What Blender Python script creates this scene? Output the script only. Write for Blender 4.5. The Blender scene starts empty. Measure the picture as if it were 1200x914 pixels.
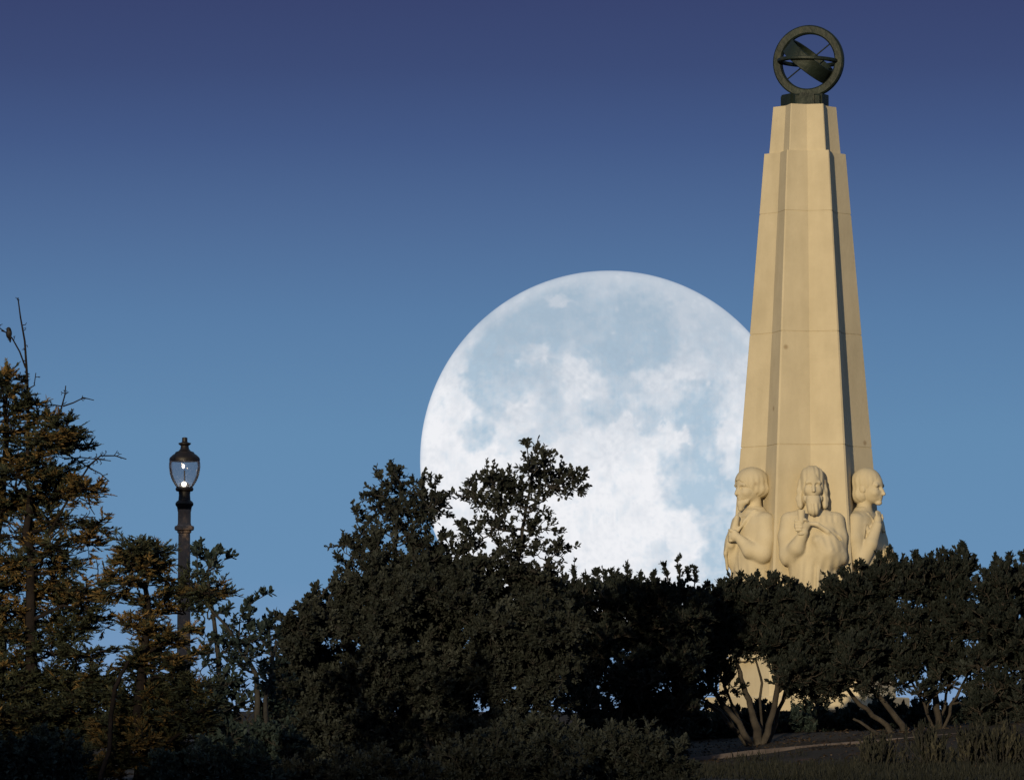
import bpy, math, random
import numpy as np
from mathutils import Vector, Matrix

# ------------------------------------------------------------------ camera, sky, sun
SC = bpy.context.scene
COL = SC.collection
R = math.radians
F_PX, PITCH, CAM_Z = 6010.0, R(4.5), 1.6
cam_d = bpy.data.cameras.new("camera")
cam = bpy.data.objects.new("camera", cam_d); COL.objects.link(cam)
cam.location = (0, 0, CAM_Z)
cam.rotation_euler = (R(90) + PITCH, 0, 0)
cam_d.sensor_width = 36.0
cam_d.lens = 36.0 * F_PX / 1200.0
cam_d.clip_start = 0.5
cam_d.clip_end = 80000.0
SC.camera = cam

SUN_AZ, SUN_EL = R(16.5), R(10.0)          # azimuth: degrees to the left of straight behind the camera
SUN_H = Vector((-math.sin(SUN_AZ), -math.cos(SUN_AZ), 0))
to_sun = Vector((SUN_H.x * math.cos(SUN_EL), SUN_H.y * math.cos(SUN_EL), math.sin(SUN_EL)))
sun_d = bpy.data.lights.new("sun", 'SUN')
sun_d.energy = 3.0
sun_d.angle = R(0.5)
sun_d.color = (1.0, 0.80, 0.50)
sun = bpy.data.objects.new("sun", sun_d); COL.objects.link(sun)
sun.rotation_euler = to_sun.to_track_quat('Z', 'Y').to_euler()

W = bpy.data.worlds.new("World"); SC.world = W
W.use_nodes = True
nt = W.node_tree
for n in list(nt.nodes): nt.nodes.remove(n)
out = nt.nodes.new('ShaderNodeOutputWorld')
bg = nt.nodes.new('ShaderNodeBackground'); bg.inputs['Strength'].default_value = 0.15
nt.links.new(bg.outputs[0], out.inputs[0])
sky = nt.nodes.new('ShaderNodeTexSky'); sky.sky_type = 'NISHITA'; sky.sun_disc = False
sky.sun_elevation = SUN_EL
sky.sun_rotation = math.atan2(to_sun.x, to_sun.y)
tc = nt.nodes.new('ShaderNodeTexCoord')
sp = nt.nodes.new('ShaderNodeSeparateXYZ'); nt.links.new(tc.outputs['Generated'], sp.inputs[0])
mr = nt.nodes.new('ShaderNodeMapRange'); mr.inputs['From Min'].default_value = 0.0; mr.inputs['From Max'].default_value = 0.2
nt.links.new(sp.outputs['Z'], mr.inputs['Value'])
rp = nt.nodes.new('ShaderNodeValToRGB'); nt.links.new(mr.outputs[0], rp.inputs[0])
rp.color_ramp.interpolation = 'EASE' if False else 'LINEAR'


def lin(c):
    return tuple(((v / 255) / 12.92 if v / 255 <= 0.04045 else ((v / 255 + 0.055) / 1.055) ** 2.4) for v in c)


SKY_STOPS = [(0.0, (150, 168, 195)), (1.2, (120, 152, 190)), (2.4, (103, 143, 181)), (4.0, (98, 138, 176)), (5.3, (88, 124, 165)),
             (6.4, (78, 106, 149)), (7.3, (67, 89, 134)), (8.1, (60, 76, 119)), (8.9, (56, 68, 110)), (11.4, (51, 61, 102))]
els = rp.color_ramp.elements
while len(els) > 1: els.remove(els[0])
for i, (deg, c) in enumerate(SKY_STOPS):
    pos = math.sin(R(deg)) / 0.2
    e = els[0] if i == 0 else els.new(min(pos, 1.0))
    e.position = min(pos, 1.0)
    e.color = (*lin(c), 1)
mul = nt.nodes.new('ShaderNodeMix'); mul.data_type = 'RGBA'; mul.blend_type = 'MULTIPLY'; mul.inputs['Factor'].default_value = 1.0
mul.clamp_result = False
nt.links.new(rp.outputs[0], mul.inputs[6]); mul.inputs[7].default_value = (1 / 0.15, 1 / 0.15, 1 / 0.15, 1)
blend = nt.nodes.new('ShaderNodeMapRange'); blend.interpolation_type = 'SMOOTHSTEP'
blend.inputs['From Min'].default_value = 0.17; blend.inputs['From Max'].default_value = 0.6
nt.links.new(sp.outputs['Z'], blend.inputs['Value'])
mx = nt.nodes.new('ShaderNodeMix'); mx.data_type = 'RGBA'
nt.links.new(blend.outputs[0], mx.inputs['Factor'])
nt.links.new(mul.outputs[2], mx.inputs[6]); nt.links.new(sky.outputs[0], mx.inputs[7])
nt.links.new(mx.outputs[2], bg.inputs['Color'])

SC.view_settings.view_transform = 'Standard'
SC.view_settings.look = 'None'
SC.view_settings.exposure = 0.0
SC.view_settings.gamma = 1.0
SC.view_settings.use_curve_mapping = False
SC.cycles.max_bounces = 6
SC.cycles.transparent_max_bounces = 12

# ------------------------------------------------------------------ helpers
CP, SP = math.cos(PITCH), math.sin(PITCH)


def at(px, py, d):
    """photo pixel + distance in front of the camera (metres along y) -> world point"""
    a = (px - 600) / F_PX; b = -(py - 457) / F_PX
    dx, dy, dz = a, CP - b * SP, SP + b * CP
    s = d / dy
    return np.array((dx * s, d, CAM_Z + dz * s))


def tag(o, label=None, cat=None, group=None, kind=None):
    if label: o['label'] = label
    if cat: o['category'] = cat
    if group: o['group'] = group
    if kind: o['kind'] = kind
    return o


def empty(name, loc=(0, 0, 0), rz=0):
    o = bpy.data.objects.new(name, None); COL.objects.link(o)
    o.location = loc; o.rotation_euler = (0, 0, rz); o.empty_display_size = 0.2
    return o


def mesh_obj(name, verts, faces_flat, counts, mat, parent=None, smooth=False, attr=None):
    """verts (n,3); faces_flat loop indices; counts loops per face"""
    verts = np.asarray(verts, np.float32).reshape(-1, 3)
    faces_flat = np.asarray(faces_flat, np.int32).ravel()
    counts = np.asarray(counts, np.int32).ravel()
    me = bpy.data.meshes.new(name)
    me.vertices.add(len(verts)); me.vertices.foreach_set('co', verts.ravel())
    me.loops.add(len(faces_flat)); me.loops.foreach_set('vertex_index', faces_flat)
    me.polygons.add(len(counts))
    st = np.zeros(len(counts), np.int32); st[1:] = np.cumsum(counts)[:-1]
    me.polygons.foreach_set('loop_start', st)
    me.polygons.foreach_set('loop_total', counts)
    me.polygons.foreach_set('use_smooth', np.full(len(counts), bool(smooth)))
    if attr:
        for k, v in attr.items():
            a = me.attributes.new(k, 'FLOAT', 'POINT'); a.data.foreach_set('value', np.asarray(v, np.float32))
    me.update(calc_edges=True)
    me.validate()
    if mat: me.materials.append(mat)
    o = bpy.data.objects.new(name, me); COL.objects.link(o)
    if parent: o.parent = parent
    return o


class MB:
    """collects polygons into one mesh"""
    def __init__(s): s.v = []; s.f = []; s.c = []; s.n = 0; s.a = []
    def add(s, verts, faces):
        b = s.n
        s.v.extend([tuple(p) for p in verts]); s.n += len(verts)
        for f in faces:
            s.f.extend([b + i for i in f]); s.c.append(len(f))
    def loft(s, rings, cap0=True, cap1=True, closed=True):
        n = len(rings[0]); fs = []
        for k in range(len(rings) - 1):
            for i in range(n if closed else n - 1):
                j = (i + 1) % n
                fs.append((k * n + i, k * n + j, (k + 1) * n + j, (k + 1) * n + i))
        if cap0: fs.append(tuple(range(n - 1, -1, -1)))
        if cap1: fs.append(tuple((len(rings) - 1) * n + i for i in range(n)))
        s.add([p for r in rings for p in r], fs)
    def lathe(s, prof, n=24, cx=0, cy=0):
        rings = [[(cx + r * math.cos(2 * math.pi * i / n), cy + r * math.sin(2 * math.pi * i / n), z) for i in range(n)] for r, z in prof]
        s.loft(rings)
    def tube(s, pts, rads, n=6):
        pts = [Vector(p) for p in pts]; rings = []
        for k, p in enumerate(pts):
            t = (pts[min(k + 1, len(pts) - 1)] - pts[max(k - 1, 0)]).normalized()
            u = t.cross(Vector((0.31, 0.9, 0.2))).normalized(); w = t.cross(u)
            r = rads[k]
            rings.append([p + (u * math.cos(2 * math.pi * i / n) + w * math.sin(2 * math.pi * i / n)) * r for i in range(n)])
        s.loft(rings)
    def build(s, name, mat, parent=None, smooth=False):
        return mesh_obj(name, s.v, s.f, s.c, mat, parent, smooth)


def auto_smooth(o, ang=35):
    me = o.data
    me.polygons.foreach_set('use_smooth', np.ones(len(me.polygons), bool))
    me.set_sharp_from_angle(angle=R(ang))


# ------------------------------------------------------------------ materials
def new_mat(name):
    m = bpy.data.materials.new(name); m.use_nodes = True
    t = m.node_tree
    return m, t, t.nodes['Principled BSDF']


def noise_mat(name, c0, c1, scale=4, rough=0.8, detail=6, bump=0.0, bscale=40, metallic=0.0, spec=0.3, c2=None, s2=30):
    m, t, b = new_mat(name)
    tcn = t.nodes.new('ShaderNodeTexCoord')
    n = t.nodes.new('ShaderNodeTexNoise'); n.inputs['Scale'].default_value = scale; n.inputs['Detail'].default_value = detail
    n.inputs['Roughness'].default_value = 0.62
    t.links.new(tcn.outputs['Object'], n.inputs['Vector'])
    r = t.nodes.new('ShaderNodeValToRGB'); t.links.new(n.outputs['Fac'], r.inputs[0])
    r.color_ramp.elements[0].position = 0.32; r.color_ramp.elements[0].color = (*c0, 1)
    r.color_ramp.elements[1].position = 0.68; r.color_ramp.elements[1].color = (*c1, 1)
    src = r.outputs[0]
    if c2:
        n2 = t.nodes.new('ShaderNodeTexNoise'); n2.inputs['Scale'].default_value = s2; n2.inputs['Detail'].default_value = 4
        t.links.new(tcn.outputs['Object'], n2.inputs['Vector'])
        r2 = t.nodes.new('ShaderNodeValToRGB'); t.links.new(n2.outputs['Fac'], r2.inputs[0])
        r2.color_ramp.elements[0].position = 0.6; r2.color_ramp.elements[1].position = 0.75
        mm = t.nodes.new('ShaderNodeMix'); mm.data_type = 'RGBA'
        t.links.new(r2.outputs[0], mm.inputs['Factor']); t.links.new(src, mm.inputs[6]); mm.inputs[7].default_value = (*c2, 1)
        src = mm.outputs[2]
    t.links.new(src, b.inputs['Base Color'])
    b.inputs['Roughness'].default_value = rough; b.inputs['Metallic'].default_value = metallic
    b.inputs['Specular IOR Level'].default_value = spec
    if bump:
        n3 = t.nodes.new('ShaderNodeTexNoise'); n3.inputs['Scale'].default_value = bscale; n3.inputs['Detail'].default_value = 5
        t.links.new(tcn.outputs['Object'], n3.inputs['Vector'])
        bp = t.nodes.new('ShaderNodeBump'); bp.inputs['Strength'].default_value = bump; bp.inputs['Distance'].default_value = 0.02
        t.links.new(n3.outputs['Fac'], bp.inputs['Height']); t.links.new(bp.outputs[0], b.inputs['Normal'])
    return m


def leaf_mat(name, stops, rough=0.65, spec=0.12):
    m, t, b = new_mat(name)
    a = t.nodes.new('ShaderNodeAttribute'); a.attribute_name = 'tint'
    r = t.nodes.new('ShaderNodeValToRGB'); t.links.new(a.outputs['Fac'], r.inputs[0])
    e = r.color_ramp.elements
    while len(e) > 1: e.remove(e[0])
    for i, (p, c) in enumerate(stops):
        x = e[0] if i == 0 else e.new(p)
        x.position = p; x.color = (*c, 1)
    t.links.new(r.outputs[0], b.inputs['Base Color'])
    b.inputs['Roughness'].default_value = rough
    b.inputs['Specular IOR Level'].default_value = spec
    return m


# cast stone: warm cream, faint vertical weather streaks and pits
def stone_mat(name, k=1.0):
    m, t, b = new_mat(name)
    tcn = t.nodes.new('ShaderNodeTexCoord')
    mp = t.nodes.new('ShaderNodeMapping'); mp.inputs['Scale'].default_value = (2.6, 2.6, 0.42)
    t.links.new(tcn.outputs['Object'], mp.inputs[0])
    n1 = t.nodes.new('ShaderNodeTexNoise'); n1.inputs['Scale'].default_value = 1.6; n1.inputs['Detail'].default_value = 7
    t.links.new(mp.outputs[0], n1.inputs['Vector'])
    n2 = t.nodes.new('ShaderNodeTexNoise'); n2.inputs['Scale'].default_value = 1.1; n2.inputs['Detail'].default_value = 8; n2.inputs['Roughness'].default_value = 0.65
    t.links.new(tcn.outputs['Object'], n2.inputs['Vector'])
    av = t.nodes.new('ShaderNodeMix'); av.data_type = 'FLOAT'; av.inputs['Factor'].default_value = 0.62
    t.links.new(n1.outputs['Fac'], av.inputs[2]); t.links.new(n2.outputs['Fac'], av.inputs[3])
    r = t.nodes.new('ShaderNodeValToRGB'); t.links.new(av.outputs[0], r.inputs[0])
    r.color_ramp.elements[0].position = 0.36; r.color_ramp.elements[0].color = (0.485 * k, 0.42 * k, 0.295 * k, 1)
    r.color_ramp.elements[1].position = 0.62; r.color_ramp.elements[1].color = (0.585 * k, 0.51 * k, 0.365 * k, 1)
    # rusty pits
    vo = t.nodes.new('ShaderNodeTexVoronoi'); vo.inputs['Scale'].default_value = 1.15
    t.links.new(tcn.outputs['Object'], vo.inputs['Vector'])
    pr = t.nodes.new('ShaderNodeMapRange'); pr.inputs['From Min'].default_value = 0.03; pr.inputs['From Max'].default_value = 0.075
    pr.inputs['To Min'].default_value = 0.55; pr.inputs['To Max'].default_value = 0.0
    t.links.new(vo.outputs['Distance'], pr.inputs['Value'])
    mm = t.nodes.new('ShaderNodeMix'); mm.data_type = 'RGBA'
    t.links.new(pr.outputs[0], mm.inputs['Factor']); t.links.new(r.outputs[0], mm.inputs[6]); mm.inputs[7].default_value = (0.22, 0.14, 0.07, 1)
    t.links.new(mm.outputs[2], b.inputs['Base Color'])
    b.inputs['Roughness'].default_value = 0.85; b.inputs['Specular IOR Level'].default_value = 0.2
    n3 = t.nodes.new('ShaderNodeTexNoise'); n3.inputs['Scale'].default_value = 14; n3.inputs['Detail'].default_value = 8
    t.links.new(tcn.outputs['Object'], n3.inputs['Vector'])
    bp = t.nodes.new('ShaderNodeBump'); bp.inputs['Strength'].default_value = 0.22; bp.inputs['Distance'].default_value = 0.02
    t.links.new(n3.outputs['Fac'], bp.inputs['Height']); t.links.new(bp.outputs[0], b.inputs['Normal'])
    return m


M = {}
M['stone'] = stone_mat('cast_stone')
M['stone_joint'] = noise_mat('joint_stone', (0.40, 0.33, 0.23), (0.48, 0.40, 0.29), 6, 0.9)
M['bronze'] = noise_mat('weathered_bronze', (0.006, 0.010, 0.009), (0.016, 0.026, 0.020), 3, 0.55, metallic=0.15, spec=0.35, bump=0.8, bscale=9, c2=(0.034, 0.036, 0.022), s2=5)
M['iron'] = noise_mat('dark_lamp_iron', (0.006, 0.005, 0.006), (0.015, 0.012, 0.013), 9, 0.5, spec=0.3)
M['post'] = noise_mat('brown_lamp_post', (0.19, 0.135, 0.105), (0.28, 0.205, 0.16), 5, 0.8, bump=0.4, bscale=50)
M['soil'] = noise_mat('hill_soil', (0.009, 0.008, 0.007), (0.022, 0.016, 0.013), 0.7, 0.95, bump=0.8, bscale=9, c2=(0.060, 0.027, 0.022), s2=1.7)
M['curb'] = noise_mat('curb_concrete', (0.055, 0.045, 0.045), (0.11, 0.092, 0.09), 3, 0.9, bump=0.4, bscale=30, c2=(0.02, 0.017, 0.016), s2=4)
M['bark'] = noise_mat('grey_bark', (0.016, 0.016, 0.016), (0.040, 0.038, 0.036), 6, 0.9, bump=0.7, bscale=25)
M['bark_pale'] = noise_mat('pale_bark', (0.022, 0.019, 0.017), (0.060, 0.052, 0.044), 5, 0.9, bump=0.7, bscale=25)
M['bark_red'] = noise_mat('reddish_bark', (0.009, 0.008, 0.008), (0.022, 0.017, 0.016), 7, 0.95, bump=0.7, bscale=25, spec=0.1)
M['feather'] = noise_mat('dark_feathers', (0.005, 0.005, 0.006), (0.012, 0.011, 0.012), 30, 0.6)
M['beak'] = noise_mat('dark_beak', (0.02, 0.018, 0.015), (0.03, 0.025, 0.02), 30, 0.4)
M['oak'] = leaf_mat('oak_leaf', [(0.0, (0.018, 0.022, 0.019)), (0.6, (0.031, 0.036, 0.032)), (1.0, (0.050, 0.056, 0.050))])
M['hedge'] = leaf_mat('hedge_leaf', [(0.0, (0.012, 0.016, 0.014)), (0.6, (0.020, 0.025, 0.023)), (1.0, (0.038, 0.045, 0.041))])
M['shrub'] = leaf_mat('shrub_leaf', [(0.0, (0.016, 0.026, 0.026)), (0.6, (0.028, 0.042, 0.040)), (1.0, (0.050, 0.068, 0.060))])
M['conifer'] = leaf_mat('cypress_spray', [(0.0, (0.026, 0.034, 0.026)), (0.5, (0.058, 0.066, 0.040)), (0.62, (0.095, 0.080, 0.038)), (1.0, (0.20, 0.125, 0.046))])
M['litter'] = leaf_mat('dry_leaf', [(0.0, (0.020, 0.015, 0.011)), (0.6, (0.045, 0.032, 0.022)), (1.0, (0.11, 0.08, 0.055))])
M['olive'] = leaf_mat('weed_leaf', [(0.0, (0.014, 0.016, 0.013)), (0.6, (0.027, 0.028, 0.022)), (1.0, (0.055, 0.052, 0.036))])

# ------------------------------------------------------------------ ground
MON_D = 100.0
MON = at(946.2, 830, MON_D)                       # centre of the monument's foot
MON_XY = np.array((MON[0], MON_D))
rng = np.random.default_rng(7)


def vnoise(x, y, seed=0):
    xi = np.floor(x).astype(np.int64); yi = np.floor(y).astype(np.int64)
    fx = x - xi; fy = y - yi
    fx = fx * fx * (3 - 2 * fx); fy = fy * fy * (3 - 2 * fy)
    def h(a, b):
        v = (a * 374761393 + b * 668265263 + seed * 974711) & 0x7fffffff
        v = ((v ^ (v >> 13)) * 1274126177) & 0x7fffffff
        return ((v ^ (v >> 16)) & 0xffff) / 65535.0
    return (h(xi, yi) * (1 - fx) + h(xi + 1, yi) * fx) * (1 - fy) + (h(xi, yi + 1) * (1 - fx) + h(xi + 1, yi + 1) * fx) * fy


def fbm(x, y, seed=0, oct=4):
    s = 0; a = 0.5; t = 0
    for o in range(oct):
        s = s + a * vnoise(x * 2 ** o, y * 2 ** o, seed + o * 17); t += a; a *= 0.5
    return s / t


PROF = np.array([(-40000, 0), (-30, 0), (0, 0), (55, 1.45), (66, 1.8), (80, 2.0), (86, 2.32), (91, 2.62), (96, 3.02), (98, 3.17), (105, 3.2), (112, 2.9),
                 (130, 0.5), (180, -12), (400, -38), (60000, -40)])
SHADE_Z, SHADE_RIDGE_S, SHADE_RIDGE_W = -4.1, 300.0, 42.0


def ground_z(x, y):
    x = np.asarray(x, float); y = np.asarray(y, float)
    z = np.interp(y, PROF[:, 0], PROF[:, 1])
    tilt = 0.1 * (np.clip(x, -3, 9) - 4.2)
    z = z + tilt * np.exp(-((y - 86) / 6.5) ** 2)
    near = np.exp(-((y - 80) / 60) ** 2)
    z = z + near * (fbm(x * 0.6, y * 0.6, 3) - 0.5) * 0.16
    # unseen hill added behind and left of the camera to shade the low bushes
    s = (x - MON_XY[0]) * SUN_H.x + (y - MON_XY[1]) * SUN_H.y
    l = (x - MON_XY[0]) * -SUN_H.y + (y - MON_XY[1]) * SUN_H.x
    H = SHADE_Z + SHADE_RIDGE_S * math.tan(SUN_EL) - 1.3
    rg = H * np.exp(-((s - SHADE_RIDGE_S) / SHADE_RIDGE_W) ** 2) * np.exp(-(np.maximum(np.abs(l) - 160, 0) / 140) ** 2)
    rg = rg + (fbm(l * 0.06, s * 0.02, 11) - 0.5) * 1.2 * (rg > 20)
    return z + rg


xs = np.unique(np.concatenate([np.linspace(-22, 22, 111), np.array([-30, -40, -55]), -np.array([30, 40, 55.]), np.linspace(-520, 520, 66), np.array([-45000, -20000, -6000, -1500, 1500, 6000, 20000, 45000.]), -np.array([30, 40, 55.]) * -1]))
ys = np.unique(np.concatenate([np.linspace(50, 112, 125), np.linspace(-30, 50, 17), np.linspace(-420, -30, 66), np.linspace(112, 400, 30), np.array([-45000, -15000, -3000, -900, -600, 900, 2500, 9000, 25000, 50000.])]))
GX, GY = np.meshgrid(xs, ys)
GZ = ground_z(GX, GY)
nx, ny = len(xs), len(ys)
ii = np.arange(nx * ny).reshape(ny, nx)
q = np.stack([ii[:-1, :-1], ii[:-1, 1:], ii[1:, 1:], ii[1:, :-1]], -1).reshape(-1, 4)
ground = mesh_obj('ground', np.stack([GX, GY, GZ], -1), q, np.full(len(q), 4), M['soil'], smooth=True)
tag(ground, kind='structure')

# ------------------------------------------------------------------ moon
MOON_D = 20000.0
moon_c = at(714, 539, MOON_D)
moon_r = 222 / F_PX * MOON_D * 1.0005
NL, NO = 400, 700
mare = [  # x, y, rx, ry, weight (photo pixels on the disc)
    (604, 402, 66, 50, .95), (568, 440, 24, 46, .85), (646, 376, 54, 36, .8), (690, 350, 64, 22, .5), (700, 405, 40, 30, .45), (560, 510, 21, 20, .85),
    (752, 398, 54, 50, 1.0), (722, 420, 40, 26, .65), (704, 482, 30, 17, .65), (757, 492, 24, 22, .7), (735, 455, 24, 13, .6), (662, 490, 30, 20, .5), (690, 500, 34, 16, .5),
    (820, 482, 36, 42, 1.0), (812, 574, 40, 52, 1.0), (838, 645, 32, 52, .95), (768, 640, 27, 22, .75), (845, 402, 26, 34, .4),
    (642, 512, 22, 15, .5), (610, 520, 20, 14, .4), (660, 455, 22, 20, .35), (588, 470, 30, 26, .6), (628, 452, 26, 20, .5), (858, 560, 14, 40, .5),
    (790, 700, 24, 24, .5), (560, 640, 40, 30, -.3), (690, 600, 70, 80, -.9), (735, 500, 11, 9, -.9), (677, 441, 13, 11, -1.0), (608, 478, 10, 8, -.8),
    (630, 418, 16, 12, -.7), (655, 358, 11, 6, -.8), (772, 500, 8, 7, -.7), (794, 516, 10, 8, -.9), (801, 622, 20, 26, -1.0), (850, 520, 9, 40, -.5),
    (792, 440, 30, 10, -.5), (815, 440, 16, 22, -.35), (530, 560, 30, 90, -.6), (760, 445, 26, 9, -.4), (675, 480, 10, 40, -.3), (800, 375, 14, 40, -.3)]
la = np.linspace(0, math.pi, NL); lo = np.linspace(0, 2 * math.pi, NO, endpoint=False)
# pole axis of the grid looks at the camera so detail is even across the disc
LA, LO = np.meshgrid(la, lo, indexing='ij')
dz_ = -np.cos(LA); u = np.sin(LA) * np.cos(LO); v = np.sin(LA) * np.sin(LO)
PX = 714 + 222 * u; PY = 539 - 222 * v
wx = (fbm(PX * 0.03, PY * 0.03, 21, 3) - .5) * 24 + (fbm(PX * 0.12, PY * 0.12, 25, 5) - .5) * 22
wy = (fbm(PX * 0.03, PY * 0.03, 31, 3) - .5) * 24 + (fbm(PX * 0.12, PY * 0.12, 35, 5) - .5) * 22
mval = np.zeros_like(PX)
for (bx, by, rx, ry, w) in mare:
    d = np.sqrt(((PX + wx - bx) / rx) ** 2 + ((PY + wy - by) / ry) ** 2)
    k = 1 / (1 + np.exp((d - 1.0) * (7 if w > 0 else 4.5)))
    mval = mval + w * k if w < 0 else 1 - (1 - np.clip(mval, 0, 1)) * (1 - w * k) if True else mval
mval = np.clip(mval, 0, 1)
fine = fbm(PX * 0.22, PY * 0.22, 41, 4)
rim = np.clip((np.sqrt(u * u + v * v) - .90) / .06, 0, 1)
mval = mval * (1 - .75 * rim)
mval = np.clip(mval + (fbm(PX * 0.075, PY * 0.075, 51, 5) - 0.5) * 0.75 + (fine - .5) * 0.55 + (fbm(PX * .5, PY * .06, 57, 2) - .5) * .16, 0, 1) * (dz_ < 0.2)
ax_y = Vector((moon_c[0], moon_c[1], moon_c[2] - CAM_Z)).normalized()
ax_x = Vector((1, 0, 0)); ax_z = ax_x.cross(ax_y).normalized(); ax_x = ax_y.cross(ax_z)
A = np.array([list(ax_x), list(ax_y), list(ax_z)])
mv = (np.stack([u, dz_, v], -1).reshape(-1, 3) @ A) * moon_r
hl = np.clip((PY - 372) / 210 + .5 * np.clip((600 - PX) / 90, 0, 1) * np.clip((PY - 380) / 80, 0, 1), 0, 1)  # upper disc painted greyer, a hazy fade into the sky put into the colour
# bright ray craters: small irregular spots, a few with splashed rays
cr = np.random.default_rng(3)
wob = 1 + (fbm(PX * .3, PY * .3, 71, 3) - .5) * 1.3
for _ in range(210):
    a_ = cr.uniform(0, 2 * math.pi); r_ = 215 * math.sqrt(cr.uniform()); cx_, cy_ = 714 + r_ * math.cos(a_), 539 - r_ * math.sin(a_)
    q_ = cr.uniform(1.5, 5.5); d_ = np.sqrt(((PX - cx_) * cr.uniform(.7, 1.3)) ** 2 + ((PY - cy_) * cr.uniform(.7, 1.3)) ** 2) / q_ * wob
    mval = np.clip(mval + cr.uniform(-.42, .16) * np.exp(-d_ ** 2), 0, 1); hl = hl + cr.uniform(-.16, .14) * np.exp(-d_ ** 2)
for cx_, cy_, L_, n_ in ((677, 441, 46, 16), (608, 478, 34, 12), (655, 358, 30, 9), (735, 500, 30, 10), (640, 420, 34, 10), (690, 655, 150, 18)):
    for _ in range(n_):
        a_ = cr.uniform(0, 2 * math.pi); w_ = cr.uniform(.9, 2.2)
        al = (PX - cx_) * math.cos(a_) - (PY - cy_) * math.sin(a_); ac = (PX - cx_) * math.sin(a_) + (PY - cy_) * math.cos(a_)
        st_ = np.exp(-(ac * wob / (w_ + .03 * np.abs(al))) ** 2) * np.clip(al / 6, 0, 1) * np.clip(1 - al / (L_ * cr.uniform(.5, 1)), 0, 1)
        mval = np.clip(mval - .30 * st_, 0, 1)
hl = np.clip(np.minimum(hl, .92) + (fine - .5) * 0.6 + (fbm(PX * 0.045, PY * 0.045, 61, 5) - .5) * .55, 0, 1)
ii = np.arange(NL * NO).reshape(NL, NO)
q = np.stack([ii[:-1], np.roll(ii, -1, 1)[:-1], np.roll(ii, -1, 1)[1:], ii[1:]], -1).reshape(-1, 4)
m, t, b = new_mat('glowing_moon')
a1 = t.nodes.new('ShaderNodeAttribute'); a1.attribute_name = 'mare'
a2 = t.nodes.new('ShaderNodeAttribute'); a2.attribute_name = 'upland_fade'
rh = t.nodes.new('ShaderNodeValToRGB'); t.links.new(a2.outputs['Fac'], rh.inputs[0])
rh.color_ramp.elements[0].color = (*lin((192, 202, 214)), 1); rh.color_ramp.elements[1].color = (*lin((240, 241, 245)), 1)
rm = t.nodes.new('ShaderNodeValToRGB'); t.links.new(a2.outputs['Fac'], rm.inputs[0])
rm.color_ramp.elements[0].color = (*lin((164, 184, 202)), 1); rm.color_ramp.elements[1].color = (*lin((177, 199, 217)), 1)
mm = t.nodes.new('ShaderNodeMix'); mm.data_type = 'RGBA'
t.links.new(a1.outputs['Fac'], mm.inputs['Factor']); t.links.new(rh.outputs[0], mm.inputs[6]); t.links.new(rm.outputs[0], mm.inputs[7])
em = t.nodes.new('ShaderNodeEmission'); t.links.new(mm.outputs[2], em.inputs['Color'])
# the disc's very rim melts into the air around it
lw = t.nodes.new('ShaderNodeLayerWeight'); lw.inputs['Blend'].default_value = 0.5
lr = t.nodes.new('ShaderNodeMapRange'); lr.inputs['From Min'].default_value = 0.74; lr.inputs['From Max'].default_value = 1.0
lr.inputs['To Min'].default_value = 0.0; lr.inputs['To Max'].default_value = 0.75
t.links.new(lw.outputs['Facing'], lr.inputs['Value'])
tr = t.nodes.new('ShaderNodeBsdfTransparent')
ms = t.nodes.new('ShaderNodeMixShader'); t.links.new(lr.outputs[0], ms.inputs[0]); t.links.new(em.outputs[0], ms.inputs[1]); t.links.new(tr.outputs[0], ms.inputs[2])
t.links.new(ms.outputs[0], t.nodes['Material Output'].inputs['Surface'])
moon = mesh_obj('moon', mv, q, np.full(len(q), 4), m, smooth=True, attr={'mare': mval.ravel(), 'upland_fade': hl.ravel()})
moon.location = tuple(moon_c)
tag(moon, 'huge pale full moon with grey blue patches behind the obelisk', 'moon')

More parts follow.
